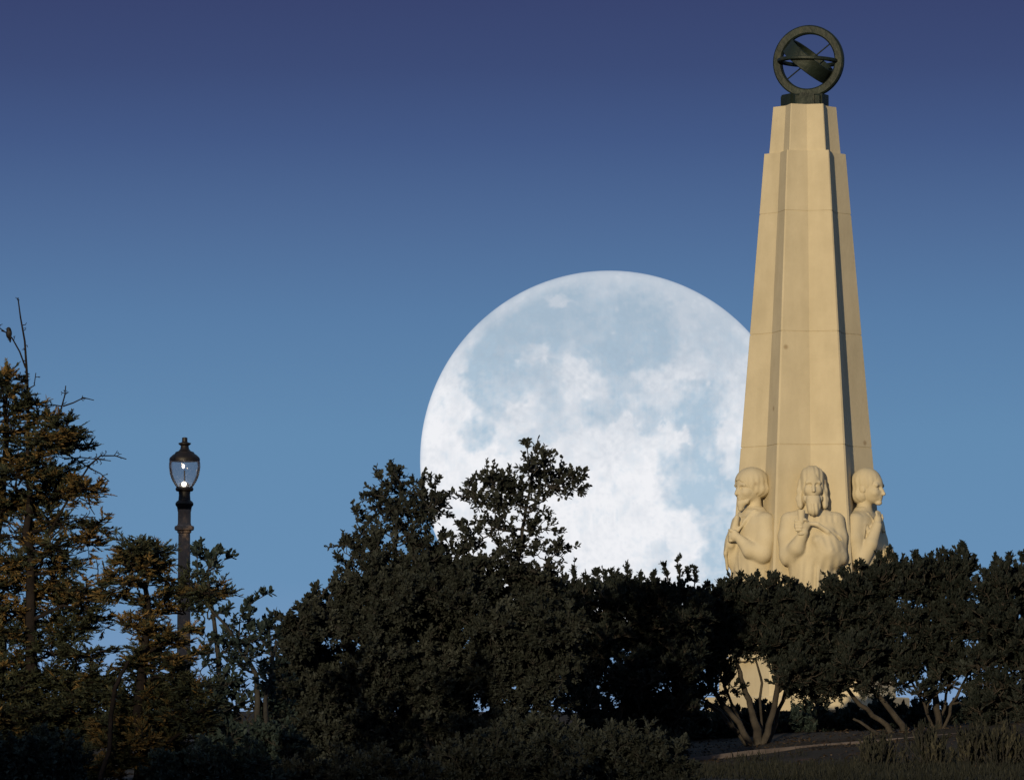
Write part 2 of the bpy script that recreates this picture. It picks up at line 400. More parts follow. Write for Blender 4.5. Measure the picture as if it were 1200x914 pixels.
# ------------------------------------------------------------------ sculpting: signed distances to a mesh
def surface_net(Fv, xs, ys, zs):
    S = Fv < 0
    nx, ny, nz = Fv.shape
    cnt = np.zeros((nx - 1, ny - 1, nz - 1), np.int8)
    for i in (0, 1):
        for j in (0, 1):
            for k in (0, 1):
                cnt += S[i:nx - 1 + i, j:ny - 1 + j, k:nz - 1 + k]
    act = (cnt > 0) & (cnt < 8)
    idx = -np.ones(act.shape, np.int64); c = np.argwhere(act); idx[act] = np.arange(len(c))
    acc = np.zeros((len(c), 3)); num = np.zeros(len(c))
    off = [(i, j, k) for i in (0, 1) for j in (0, 1) for k in (0, 1)]
    for a in off:
        for ax in range(3):
            if a[ax]: continue
            b = list(a); b[ax] = 1
            fa = Fv[c[:, 0] + a[0], c[:, 1] + a[1], c[:, 2] + a[2]]; fb = Fv[c[:, 0] + b[0], c[:, 1] + b[1], c[:, 2] + b[2]]
            m_ = (fa < 0) != (fb < 0)
            tt = np.where(m_, fa / np.where(m_, fa - fb, 1), 0)
            p = np.array(a, float)[None, :].repeat(len(c), 0); p[:, ax] += tt
            acc[m_] += p[m_]; num[m_] += 1
    pos = c + acc / num[:, None]
    step = np.array((xs[1] - xs[0], ys[1] - ys[0], zs[1] - zs[0])); o = np.array((xs[0], ys[0], zs[0]))
    V = o + pos * step
    Q = []
    for ax in range(3):
        a, b = [(1, 2), (2, 0), (0, 1)][ax]
        sl0 = [slice(None)] * 3; sl1 = [slice(None)] * 3
        sl0[ax] = slice(0, -1); sl1[ax] = slice(1, None)
        s0 = S[tuple(sl0)]; s1 = S[tuple(sl1)]
        e = np.argwhere(s0 != s1)
        ok = (e[:, a] > 0) & (e[:, b] > 0) & (e[:, a] < Fv.shape[a] - 1) & (e[:, b] < Fv.shape[b] - 1)
        e = e[ok]
        flip = s0[e[:, 0], e[:, 1], e[:, 2]]
        def cell(da, db):
            t_ = e.copy(); t_[:, a] -= da; t_[:, b] -= db
            return idx[t_[:, 0], t_[:, 1], t_[:, 2]]
        quad = np.stack([cell(1, 1), cell(0, 1), cell(0, 0), cell(1, 0)], -1)
        quad[~flip] = quad[~flip][:, ::-1]
        Q.append(quad)
    Q = np.concatenate(Q)
    return V, Q[(Q >= 0).all(1)]


class Clay:
    def __init__(s, bx, by, bz, h):
        s.x = np.arange(bx[0], bx[1], h); s.y = np.arange(by[0], by[1], h); s.z = np.arange(bz[0], bz[1], h)
        s.hs = np.ones(3); s.h = h; s.F = np.full((len(s.x), len(s.y), len(s.z)), 12.0, np.float32)
    def sub(s, lo, hi, mar=9):
        sl = []
        for a, l, u in zip((s.x, s.y, s.z), lo, hi):
            i0 = int(np.searchsorted(a, l - mar)); i1 = int(np.searchsorted(a, u + mar)); sl.append(slice(i0, max(i1, i0 + 1)))
        sl = tuple(sl)
        return sl, s.x[sl[0]][:, None, None], s.y[sl[1]][None, :, None], s.z[sl[2]][None, None, :]
    def mixin(s, sl, d, k, cut):
        Fs = s.F[sl]
        if Fs.size == 0: return
        if cut:
            b = -d; hh = np.clip(.5 - .5 * (b - Fs) / k, 0, 1)           # smooth max
            s.F[sl] = b * (1 - hh) + Fs * hh + k * hh * (1 - hh)
        else:
            hh = np.clip(.5 + .5 * (Fs - d) / k, 0, 1)
            s.F[sl] = Fs * (1 - hh) + d * hh - k * hh * (1 - hh)
    def ell(s, c, r, k=2, cut=False):
        c = np.array(c, float) * s.hs; r = np.array(r, float) * s.hs
        sl, X, Y, Z = s.sub(c - r, c + r)
        a, b, g = (X - c[0]), (Y - c[1]), (Z - c[2])
        k0 = np.sqrt((a / r[0]) ** 2 + (b / r[1]) ** 2 + (g / r[2]) ** 2) + 1e-6
        k1 = np.sqrt((a / r[0] ** 2) ** 2 + (b / r[1] ** 2) ** 2 + (g / r[2] ** 2) ** 2) + 1e-6
        s.mixin(sl, k0 * (k0 - 1) / k1, k, cut)
    def cap(s, p, q_, r0, r1=None, k=2, cut=False):
        r1 = r0 if r1 is None else r1
        p = np.array(p, float) * s.hs; q_ = np.array(q_, float) * s.hs
        kk = float(np.sqrt(s.hs[0] * s.hs[2])); r0 = r0 * kk; r1 = r1 * kk; rm_ = max(r0, r1)
        sl, X, Y, Z = s.sub(np.minimum(p, q_) - rm_, np.maximum(p, q_) + rm_)
        d = q_ - p; dd = (d * d).sum()
        tt = np.clip(((X - p[0]) * d[0] + (Y - p[1]) * d[1] + (Z - p[2]) * d[2]) / dd, 0, 1)
        D = np.sqrt((X - p[0] - tt * d[0]) ** 2 + (Y - p[1] - tt * d[1]) ** 2 + (Z - p[2] - tt * d[2]) ** 2) - (r0 + (r1 - r0) * tt)
        s.mixin(sl, D, k, cut)
    def path(s, pts, rads, k=2, cut=False):
        for i in range(len(pts) - 1): s.cap(pts[i], pts[i + 1], rads[i], rads[i + 1], k, cut)
    def slab(s, prof, k=2, pw=2.6):
        """stack of rounded sections: (z, half width x, half depth y, centre x, centre y), z descending"""
        prof = np.array(prof, float)[::-1]
        z0, z1 = prof[0, 0], prof[-1, 0]
        sl, X, Y, Z = s.sub((-60, -60, z0), (60, 60, z1))
        ax = np.interp(Z, prof[:, 0], prof[:, 1]); ay = np.interp(Z, prof[:, 0], prof[:, 2])
        cx = np.interp(Z, prof[:, 0], prof[:, 3]); cy = np.interp(Z, prof[:, 0], prof[:, 4])
        rr = (np.abs((X - cx) / ax) ** pw + np.abs((Y - cy) / ay) ** pw) ** (1 / pw)
        D = (rr - 1) * np.minimum(ax, ay) * 0.9
        D = np.maximum(D, np.maximum(Z - z1, z0 - Z))
        s.mixin(sl, D, k, False)
    def ripple(s, fn, lo, hi):
        sl, X, Y, Z = s.sub(lo, hi, 0)
        s.F[sl] = s.F[sl] + fn(X, Y, Z)
    def build(s, name, mat, scale, parent=None):
        Fs = s.F
        V, Q = surface_net(Fs, s.x, s.y, s.z)
        for _ in range(1):                                                # one light relax
            acc = np.zeros_like(V); n = np.zeros(len(V))
            for a, b in ((0, 1), (1, 2), (2, 3), (3, 0)):
                np.add.at(acc, Q[:, a], V[Q[:, b]]); np.add.at(acc, Q[:, b], V[Q[:, a]])
                np.add.at(n, Q[:, a], 1); np.add.at(n, Q[:, b], 1)
            V = V * .6 + .4 * acc / np.maximum(n, 1)[:, None]
        V[:, 0] *= -1                                                      # +x was the viewer's right; the statue faces the viewer
        return mesh_obj(name, V * scale, Q[:, ::-1], np.full(len(Q), 4), mat, parent, smooth=True)


# ------------------------------------------------------------------ the monument
U = MON_D / F_PX                                                       # metres for one photo pixel at the monument
PHI = R(1.6)


def zmon(y):                                                            # photo row -> height above the monument's foot
    return at(946, y, MON_D)[2] - MON[2]


monument = empty('obelisk_monument', tuple(MON))
tag(monument, 'tall cream stone obelisk ringed by carved robed astronomers, bronze armillary sphere on top', 'monument')


def star(Rv, valley=0.732, ch=0.035):
    """hexagon whose six sides are folded inwards along their middle; vertices slightly chamfered"""
    p = []
    for k in range(6):
        th = R(60 * k + 30)                                             # vertex angle, measured from the viewer, clockwise seen from above
        for s_ in (-1, 1):
            a = th + s_ * ch * 0.5
            p.append((Rv * U * math.sin(a + PHI), -Rv * U * math.cos(a + PHI)))
        a = R(60 * k + 60)
        p.append((Rv * valley * U * math.sin(a + PHI), -Rv * valley * U * math.cos(a + PHI)))
    return p


def shaft_rings(y0, R0, y1, R1, seams=()):
    ys_ = [(y0, 1.0)]
    for y in seams: ys_ += [(y + .75, 1.0), (y + .45, .987), (y - .45, .987), (y - .75, 1.0)]
    ys_.append((y1, 1.0))
    out_ = []
    for y, k in ys_:
        tt = (y - y0) / (y1 - y0); Rv = (R0 + (R1 - R0) * tt) * k
        z = zmon(y); out_.append([(px, py, z) for px, py in star(Rv)])
    return out_


mb = MB()
mb.loft(shaft_rings(770, 97.5, 181, 48.0, seams=(525, 393, 252)))
shaft = mb.build('shaft', M['stone'], monument)
mb = MB()
mb.loft(shaft_rings(183, 42.3, 126, 37.2))
top = mb.build('shaft_cap', M['stone'], monument)
mb = MB()
def hexr(Rv, y): return [(Rv * U * math.sin(R(60 * k + 30) + PHI), -Rv * U * math.cos(R(60 * k + 30) + PHI), zmon(y)) for k in range(6)]
mb.loft([hexr(120, 860), hexr(120, 818.5), hexr(118.5, 817)])
mb.loft([hexr(104, 816.9), hexr(102, 772.5), hexr(100.5, 771)])
pedestal = mb.build('pedestal', M['stone'], monument)


def statue_base(h=0.95):
    return Clay((-44, 44), (-34, 46), (-226, 4), h)


def face(c, hs=(.9, 1, .84)):
    """skull and features; z measured down from the crown"""
    c.hs = np.array(hs)
    c.ell((0, 1, -24), (14.5, 17.5, 22), 2)
    c.ell((0, 7, -36), (11.5, 11.5, 12), 4)                              # jaw
    c.cap((-9, 14.6, -23.8), (9, 14.6, -23.8), 3.0, None, 1.6)         # brow
    for s_ in (-1, 1):
        c.ell((s_ * 6, 18.2, -28.0), (4.2, 4.4, 3.2), 1.0, cut=True)
        c.ell((s_ * 6, 13.6, -28.2), (3.0, 2.6, 2.0), 0.6)
        c.ell((s_ * 8.2, 11.5, -34), (5, 5, 5), 3)
        c.ell((s_ * 14.6, -1, -29), (2.4, 4, 6), 1)                      # ear
    c.path([(0, 15.5, -25), (0, 18.6, -31), (0, 20.4, -35.5)], [1.7, 1.9, 2.5], 1.2)
    c.ell((-1.9, 17.6, -36), (1.7, 2.0, 1.5), .8); c.ell((1.9, 17.6, -36), (1.7, 2.0, 1.5), .8)
    c.ell((0, 16.4, -40.2), (4.4, 2.2, 1.3), .8); c.ell((0, 16.0, -43.0), (3.8, 2.2, 1.4), .8)
    c.cap((-4.2, 18.6, -41.6), (4.2, 18.6, -41.6), .55, None, .4, cut=True)
    c.ell((0, 13.6, -47.5), (4.4, 4.2, 3.4), 2)
    c.cap((0, -4, -40), (0, -5, -62), 9.5, 10.5, 3)
    c.hs = np.ones(3)


def torso(c, slim=0):
    c.slab([(-46, 12, 8, 0, -6), (-50, 16, 10, 0, -6), (-53.5, 25, 12, 0, -6), (-58, 31, 15, 0, -5), (-66, 33.5 - slim, 17, 0, -4), (-84, 33 - slim, 19, 0, -3), (-104, 31 - slim, 20.5, 0, -2),
            (-124, 27, 20, 0, -3), (-142, 24, 18.5, 0, -4), (-170, 25, 19, 0, -4), (-200, 27, 20, 0, -3), (-225, 29, 21, 0, -2)], 3)


def fingers(c, base, across, out_, n=4, ln=(6.5, 7.5, 7.2, 6), r=1.75, curl=(0, 0, 0)):
    b = np.array(base, float); a = np.array(across, float); o = np.array(out_, float); cu = np.array(curl, float)
    for i in range(n):
        p0 = b + a * i; p1 = p0 + o * ln[i] * .55; p2 = p1 + (o * .35 + cu) * ln[i] * .5
        c.path([p0, p1, p2], [r, r * .95, r * .8], .5)


def folds(c, lo, hi, amp, freq, ph=0, slant=0):
    c.ripple(lambda X, Y, Z: (amp * np.sin(freq * (X + slant * Z) + ph + 1.3 * np.sin(Z * .03))).astype(np.float32) * np.clip((hi[2] - Z) / 12, 0, 1), lo, hi)


STAT = 1.0 * U


def place(o, k, Rp=79.0):
    a = R(60 * k) + PHI
    o.location = (Rp * U * math.sin(a), -Rp * U * math.cos(a), zmon(551))
    o.rotation_euler = (0, 0, a + math.pi)
    # local +y looks outwards, local +x is the viewer's right when seen from outside
    return o


def finish(cl, name, mat=None, parent=None):
    # the clay is sculpted with +x = viewer's right, +y = outwards; turn to a right-handed frame by a half turn later
    o = cl.build(name, mat or M['stone'], U, parent)
    return o


# statue facing the viewer: long hair, long beard, goblet in one hand, robe over the other arm
c = statue_base()
face(c, (.76, .96, .84)); torso(c)
c.path([(-27, -3, -63), (-29.5, -1, -82), (-29, 3, -103)], [9.5, 10, 10], 4)                  # arm on the goblet side, in its sleeve
c.path([(-28, 5, -106), (-20, 16, -96), (-12, 22, -78)], [10, 8.5, 5.4], 4)
c.path([(28, -3, -63), (30, -1, -82), (28.5, 4, -104)], [9.5, 10, 11], 4)
c.path([(27, 6, -106), (16, 17, -100), (4, 20, -88)], [11, 9, 6], 5)
c.ell((13, 10, -97), (21, 15, 25), 4)                                                         # full drape over the forearm
c.path([(-9, 21, -67), (4, 22.5, -69), (16, 20.5, -77), (26, 15, -88), (33, 6, -98)], [1.8, 2.8, 3.2, 3.2, 2.6], 1.5)     # hem of the drape
c.path([(-4, 22.5, -62), (6, 23, -64), (18, 21, -72), (28, 15.5, -83), (34, 7, -92)], [1.2, 2.4, 2.8, 2.6, 1.6], 1.0, cut=True)
c.ell((-14, 21.5, -70.5), (9.5, 5.2, 7.2), 2)                                                 # palm and back of the hand
fingers(c, (-21.5, 25.0, -65.3), (0.3, 0, -3.4), (1, .25, 0), 4, (9.5, 10.5, 10, 8.5), 1.9, (.25, -.35, 0))
c.path([(-8, 22, -66), (-11, 26.5, -63.5), (-16, 26.5, -62.5)], [2.2, 2, 1.6], .6)
c.path([(4, 17.5, -82), (4.5, 17.5, -110), (3.5, 16, -150), (3, 17, -222)], [1.4, 1.7, 2.0, 2.2], 2)
c.path([(-8, 14, -112), (-7, 14.5, -150), (-8, 16, -222)], [1.2, 1.6, 2], 2)
folds(c, (-40, 2, -226), (40, 46, -104), .7, .6)
folds(c, (-30, 2, -66), (30, 46, -50), .3, .9)
folds(c, (0, 4, -100), (40, 46, -70), .28, .8, slant=.3)
astro = finish(c, 'statue')
place(astro, 0); astro.parent = monument
astro['label'] = 'front statue of a long-bearded robed man holding a goblet'
c = Clay((-28, 28), (-28, 26), (-64, 5), .8)
c.hs = np.array((.83, .96, .84))
c.ell((0, -2.5, -19.5), (17.6, 18.6, 20.4), 2)
c.ell((0, -2, -13.5), (15.8, 17, 13), 2)
c.ell((0, -1, -30), (16.6, 15, 16), 3)
c.ell((0, 16, -33.5), (12.2, 11, 17), 1.0, cut=True)
c.path([(-14.5, -1, -22), (-15.6, -1, -34), (-16.8, 0, -46), (-17, 5, -55)], [4.4, 5.2, 5.4, 4.6], 2)
c.path([(14.5, -1, -22), (15.6, -1, -34), (16.8, 0, -46), (17, 5, -55)], [4.4, 5.2, 5.4, 4.6], 2)
c.ell((0, -6, -46), (19, 9, 12), 4)
c.ripple(lambda X, Y, Z: (.42 * np.sin(1.15 * np.abs(X) + .9 * np.sin(Z * .22) + .12 * Z)).astype(np.float32) + 0 * Y, (-28, -28, -64), (28, 26, 5))
finish(c, 'hair', parent=astro)
c = Clay((-18, 18), (-4, 30), (-70, -34), .75)
c.hs = np.array((.76, .96, .84))
c.path([(0, 12, -46), (0, 14.5, -54), (0, 16.5, -61)], [10.2, 10.2, 9.4], 2)
c.ell((0, 16.4, -46.5), (10, 4.5, 4.5), 2)
for s_ in (-1, 1):
    c.path([(s_ * 1.2, 18.2, -39.0), (s_ * 6, 16.8, -41.2), (s_ * 9.5, 13.5, -46)], [1.7, 1.9, 1.5], .8)
    c.path([(s_ * 11.5, 4, -36), (s_ * 10.5, 9, -46)], [3, 4.2], 2)
c.ripple(lambda X, Y, Z: (.5 * np.sin(1.3 * X + .7 * np.sin(Z * .25))).astype(np.float32) * np.clip((-43 - Z) / 3, 0, 1) + 0 * Y, (-18, -4, -70), (18, 30, -34))
finish(c, 'beard', parent=astro)
c = Clay((-26, -4), (14, 36), (-88, -48), .6)
c.cap((-15, 25, -54), (-15, 25, -66), 4.6, 3.6, 1); c.ell((-15, 25, -49.2), (6, 6, 4.2), .5, cut=True)
c.cap((-15, 25, -66), (-15, 24.5, -79), 2.0, 2.2, .6); c.ell((-15, 24.5, -80.5), (4.2, 4.2, 1.6), .6)
finish(c, 'goblet', parent=astro)

# statue turned to the viewer's left: rounded cap of hair, hand gathering his robe
c = statue_base()
face(c, (.92, 1, .86)); torso(c)
c.path([(27, -3, -63), (30, -1, -84), (29, 2, -100)], [9.5, 10, 10.5], 4)
c.path([(28, 4, -101), (20, 15, -97), (9, 23, -83)], [10.5, 9, 5.2], 3)
c.path([(-27, -3, -63), (-30, 0, -84), (-30, 5, -100)], [9.5, 10, 10.5], 4)
c.path([(-27, 4, -100), (-20, 14, -100), (-9, 22, -90)], [9, 7.5, 5.2], 3)
c.ell((3, 25.2, -80), (6.8, 5.6, 6.8), 1.5)
fingers(c, (-3.5, 28.5, -76), (0.2, 0, -3.2), (.9, .25, 0), 4, (7.5, 8, 8, 7), 1.8, (.25, -.4, 0))
c.path([(7, 26, -76), (3, 30, -73.5), (-1, 30, -73)], [2.1, 1.9, 1.5], .6)
c.path([(-1, 19, -58), (-3, 21, -72)], [3, 4.6], 3)                                            # gathered cloth
c.ell((-17, 11, -94), (12, 13, 25), 4)                                                        # hanging sleeve
c.path([(-9, 25, -80), (-13, 27, -100), (-18, 21, -118)], [1.6, 2.0, 1.4], 2)
c.path([(-13, 6, -53), (-5, 15, -64), (0, 19.5, -74)], [2.2, 1.9, 1.5], 2.5)
c.path([(14, 4, -51), (8, 13, -62), (2, 19, -73)], [2.4, 2.0, 1.6], 2.5)
c.slab([(-47, 10, 9, 0, -3), (-50, 15, 12, 0, -2), (-56, 20, 14, 0, -3), (-57, 20, 14, 0, -3)], 3)
c.path([(16, 10, -110), (13, 14, -150), (13, 15, -222)], [1.6, 2, 2.2], 2)
c.path([(2, 17, -100), (1, 16, -150), (1, 17, -222)], [1.6, 2, 2.2], 2)
folds(c, (-40, 2, -226), (40, 46, -108), .5, .5, 1)
scholar = finish(c, 'statue')
place(scholar, -1); scholar.parent = monument
scholar['label'] = 'left statue with rounded bowl of hair gripping his robe'
c = Clay((-30, 30), (-30, 28), (-62, 6), .8)
c.hs = np.array((.92, 1, .86))
c.ell((0, -2, -18.5), (19, 21, 20), 2)
c.ell((0, -8, -29), (19.5, 16.5, 12), 3)
c.ell((0, 19, -33), (14, 13.5, 15.5), 1.0, cut=True)
c.ell((0, 0, -57), (34, 34, 16.5), 1.0, cut=True)
c.ripple(lambda X, Y, Z: (.3 * np.sin(1.0 * np.arctan2(X, Y) * 16)).astype(np.float32) * np.clip((-6 - Z) / 10, 0, 1), (-30, -30, -62), (30, 28, 6))
finish(c, 'hair', parent=scholar)
c = Clay((-18, 18), (-8, 30), (-66, -30), .8)
c.hs = np.array((.92, 1, .86))
c.path([(-8.6, 7, -42.5), (-6.5, 10.5, -46), (0, 13.6, -48.5), (6.5, 10.5, -46), (8.6, 7, -42.5)], [1.6, 2.8, 4.4, 2.8, 1.6], 3)
c.path([(0, 13.6, -49), (0, 14.5, -56)], [5, 3.2], 3)
finish(c, 'beard', parent=scholar)

# statue turned to the viewer's right: bobbed hair, bare forearm folded up to the chest
c = statue_base()
face(c, (.92, 1, .86)); torso(c, 1)
c.path([(-26.5, -4, -62), (-31, -3, -84), (-29, 2, -108)], [9, 9.4, 9.6], 2.5)
c.path([(-29, 4, -110), (-24, 14, -90), (-14, 18, -68)], [9.6, 8.2, 5.6], 2)
c.path([(-22, 10, -70), (-27, 9, -88)], [3.0, 1.6], 1.2, cut=True)
c.ell((-11, 17.5, -62), (5.4, 4.4, 7.4), 1.5)
fingers(c, (-14.5, 18, -57), (2.5, 0.2, .3), (.25, -.25, 1), 4, (7, 8, 7.6, 6.2), 1.5, (0.2, -.3, 0))
c.path([(-7, 19, -64), (-4, 20, -59), (-3, 19, -55)], [2, 1.8, 1.4], .6)
c.path([(27, -3, -63), (30, 0, -84), (28, 6, -104)], [9.5, 9.8, 10], 4)
c.path([(28, 8, -106), (16, 20, -104), (3, 25, -98)], [9.6, 8, 5.6], 3)
c.ell((0, 26, -97), (6, 4.6, 5.4), 1.5)
fingers(c, (-3, 28, -93), (0, 0, -3), (-.95, .1, 0), 4, (6.5, 7.5, 7, 6), 1.6, (-.2, -.4, 0))
c.path([(-19, 2, -56), (-22, 9, -72), (-21, 13, -88)], [2.2, 2.4, 1.8], 1.2)
c.path([(-12, 5, -54), (-9, 15, -68)], [2, 1.8], 1.2)
c.path([(14, 5, -54), (8, 17, -74)], [2.2, 2], 1.2)
c.path([(-8, 16, -118), (-9, 15, -150), (-9, 16, -222)], [1.6, 2, 2.2], 2)
c.path([(8, 17, -112), (7, 16, -150), (8, 17, -222)], [1.6, 2, 2.2], 2)
folds(c, (-40, 2, -226), (40, 46, -112), .5, .5, 2)
thinker = finish(c, 'statue')
place(thinker, 1); thinker.parent = monument
thinker['label'] = 'right statue with bobbed hair and one forearm folded up to his chest'
c = Clay((-30, 30), (-30, 28), (-62, 6), .8)
c.hs = np.array((.92, 1, .86))
c.ell((0, -2, -19), (17, 18.6, 20), 2)
c.ell((0, -7, -36), (17.5, 12.5, 13), 4)
c.ell((0, 17.5, -32), (14.5, 14.5, 18), 1.2, cut=True)
c.ell((0, 2, -64), (30, 30, 18), 1.5, cut=True)
c.ripple(lambda X, Y, Z: (.3 * np.sin(1.0 * np.arctan2(X, Y) * 15 + Z * .1)).astype(np.float32) * np.clip((-6 - Z) / 10, 0, 1), (-30, -30, -62), (30, 28, 6))
finish(c, 'hair', parent=thinker)
# two more of the six stand round the sides; their robes and arms show past the front ones
for src, k in ((scholar, 2), (astro, -2)):
    o = src.copy(); COL.objects.link(o); place(o, k, 64); o.parent = monument
    del o['label']
    for ch in list(src.children):
        d_ = ch.copy(); COL.objects.link(d_); d_.parent = o

# armillary sphere of dark bronze
arm_c = at(947.6, 72.5, MON_D)
arm = MB()
bz = zmon(125.5)
def poly(n, r, z, ph=0, sx=1): return [(r * U * math.sin(2 * math.pi * k / n + ph), -r * U * math.cos(2 * math.pi * k / n + ph), z) for k in range(n)]
arm.loft([poly(6, 28.5, bz, R(34)), poly(6, 28.5, zmon(115), R(34)), poly(6, 27, zmon(113.5), R(34))])
for k in range(6):
    a = R(60 * k) + PHI
    cxk, cyk = 20.5 * U * math.sin(a), -20.5 * U * math.cos(a)
    w_, e_ = 9 * U, 6.5 * U
    tx, ty = math.cos(a), math.sin(a); nx_, ny_ = math.sin(a), -math.cos(a)
    def pt(i, j, z): return (cxk + tx * i * w_ + nx_ * j * e_, cyk + ty * i * w_ + ny_ * j * e_, z)
    z0, z1 = bz - .01, zmon(112.6)
    arm.loft([[pt(-1, -1, z0), pt(1, -1, z0), pt(1, 1, z0), pt(-1, 1, z0)], [pt(-1, -1, z1), pt(1, -1, z1), pt(1, 1, z1), pt(-1, 1, z1)]])
sphere = arm.build('armillary_sphere', M['bronze'], monument)
sphere['label'] = 'dark bronze armillary sphere with hexagonal foot'
CEN = Vector((arm_c[0] - MON[0], 0, arm_c[2] - MON[2]))


def ring_mesh(name, ro, ri, dep, axis, mat=M['bronze'], n=72, bev=1.0, center=CEN):
    ax_ = Vector(axis).normalized()
    e1 = ax_.orthogonal().normalized(); e2 = ax_.cross(e1)
    h = dep / 2
    sec = [(ri, -h + bev), (ri + bev, -h), (ro - bev, -h), (ro, -h + bev), (ro, h - bev), (ro - bev, h), (ri + bev, h), (ri, h - bev)]
    V_, F_ = [], []
    for i in range(n):
        a = 2 * math.pi * i / n; d_ = e1 * math.cos(a) + e2 * math.sin(a)
        for r_, hh in sec: V_.append(center + d_ * (r_ * U) + ax_ * (hh * U))
    k = len(sec)
    for i in range(n):
        for j in range(k):
            F_.append((i * k + j, ((i + 1) % n) * k + j, ((i + 1) % n) * k + (j + 1) % k, i * k + (j + 1) % k))
    mb_ = MB(); mb_.add(V_, F_)
    o = mb_.build(name, mat, sphere); auto_smooth(o, 40)
    return o


az = R(-19)
ring_mesh('meridian_ring', 43, 32.5, 9, (math.sin(az), -math.cos(az), 0), bev=1.6)
ring_mesh('horizon_ring', 37, 30.5, 4.0, (0.035, 0.0, 1), bev=.7)
zod = ring_mesh('zodiac_band', 31.5, 28.5, 18, (0.60, -0.26, 0.76), bev=.8)
mb = MB()
d_ = Vector((0.76, -0.25, 0.61)).normalized()
mb.tube([CEN - d_ * 36 * U, CEN + d_ * 36 * U], [.85 * U, .85 * U], 8)
mb.build('polar_rod', M['bronze'], sphere)
mb = MB()
mb.lathe([(0.2 * U, -3.4 * U), (2.4 * U, -2.6 * U), (3.4 * U, 0), (2.4 * U, 2.6 * U), (.2 * U, 3.4 * U)], 12)
earth = mb.build('center_ball', M['bronze'], sphere); earth.location = CEN; auto_smooth(earth, 80)

# ------------------------------------------------------------------ street lamp
LD = 65.0; UL = LD / F_PX
lamp_top = at(216.5, 513, LD)
gz = float(ground_z(lamp_top[0], LD))
lamp = empty('street_lamp', (lamp_top[0], LD, gz))
tag(lamp, 'old-style street lamp with lit acorn glass globe rising above the left bushes', 'street lamp')
def zl(y): return at(216.5, y, LD)[2] - gz
def prof(rows): return [(r * UL, zl(y)) for r, y in rows]
mb = MB(); mb.lathe(prof([(17, 905), (17, 888), (14, 884), (13, 868), (9.6, 860), (8.6, 850), (7.6, 700), (6.9, 624)]), 20)
pole = mb.build('pole', M['post'], lamp); auto_smooth(pole, 30)
mb = MB(); mb.lathe(prof([(7.0, 625), (8.2, 624), (8.4, 622), (11.2, 621), (11.6, 618.5), (11.2, 616.5), (8.4, 615.5), (7.6, 613), (7.6, 600), (8.2, 598), (7.9, 596)]), 20)
o = mb.build('pole_ring', M['post'], lamp); auto_smooth(o, 30)
mb = MB(); mb.lathe(prof([(8.2, 597), (8.8, 594), (10.4, 592), (10.7, 590), (9.6, 588), (7.2, 586), (6.6, 580), (7.0, 576), (9.5, 575.5), (10.7, 573.5), (10.2, 571.5), (8.6, 570.5)]), 20)
o = mb.build('collar', M['iron'], lamp); auto_smooth(o, 30)
gl, t, b = new_mat('lamp_glass')
tr = t.nodes.new('ShaderNodeBsdfTransparent'); tr.inputs[0].default_value = (0.92, 0.92, 0.94, 1)
gs = t.nodes.new('ShaderNodeBsdfGlossy'); gs.inputs['Roughness'].default_value = 0.12; gs.inputs['Color'].default_value = (.9, .9, .95, 1)
lw = t.nodes.new('ShaderNodeFresnel'); lw.inputs['IOR'].default_value = 1.45
lw.inputs['IOR'].default_value = 1.2
tl_ = t.nodes.new('ShaderNodeBsdfTranslucent'); tl_.inputs[0].default_value = (.55, .55, .6, 1)
m0 = t.nodes.new('ShaderNodeMixShader'); m0.inputs[0].default_value = 0.30; t.links.new(tr.outputs[0], m0.inputs[1]); t.links.new(tl_.outputs[0], m0.inputs[2])
ms = t.nodes.new('ShaderNodeMixShader'); t.links.new(lw.outputs[0], ms.inputs[0]); t.links.new(m0.outputs[0], ms.inputs[1]); t.links.new(gs.outputs[0], ms.inputs[2])
t.links.new(ms.outputs[0], t.nodes['Material Output'].inputs['Surface'])
rows = [(9.0, 571.5), (11.6, 568), (14.0, 564), (15.9, 560), (17.3, 555.5), (18.0, 551), (18.6, 547), (18.4, 543), (17.6, 539)]
mb = MB(); ringsG = [[(r * UL * math.cos(2 * math.pi * i / 36), r * UL * math.sin(2 * math.pi * i / 36), zl(y)) for i in range(36)] for r, y in rows]
mb.loft(ringsG, False, False)
globe = mb.build('globe', gl, lamp, True)
mb = MB(); mb.lathe(prof([(17.9, 540.5), (18.1, 538), (17.2, 536), (14.2, 533.2), (11.6, 531.5), (10.8, 529.8), (7.2, 528.4), (5.2, 526), (4.6, 522.5), (7.2, 520.5), (7.4, 519.2), (4.0, 518.3), (3.2, 517.5), (3.2, 513), (1.5, 512.4)]), 24)
cap = mb.build('lamp_cap', M['iron'], lamp); auto_smooth(cap, 35)
def emis(name, col, st):
    m_, t_, b_ = new_mat(name)
    b_.inputs['Base Color'].default_value = (*col, 1); b_.inputs['Emission Color'].default_value = (*col, 1); b_.inputs['Emission Strength'].default_value = st
    return m_
mb = MB(); mb.lathe(prof([(.3, 549), (1.2, 548), (1.7, 546.8), (1.5, 545), (.6, 544)]), 12)
o = mb.build('bulb', emis('bulb_glow', (1, .86, .72), 5), lamp, True); o.location = (-1.4 * UL, -2 * UL, 0)
mb = MB(); mb.lathe(prof([(.5, 571), (2.2, 570.2), (3.0, 568), (2.4, 565.6), (.8, 564.6)]), 12)
o = mb.build('burner', emis('burner_glow', (1, .93, .76), 6), lamp, True); o.location = (-.3 * UL, -4.4 * UL, 0)
mb = MB(); mb.lathe(prof([(6, 571), (6.2, 568), (4.6, 566.0), (1.0, 564.8), (.8, 551)]), 12)
o = mb.build('lamp_socket', M['iron'], lamp); auto_smooth(o, 30)

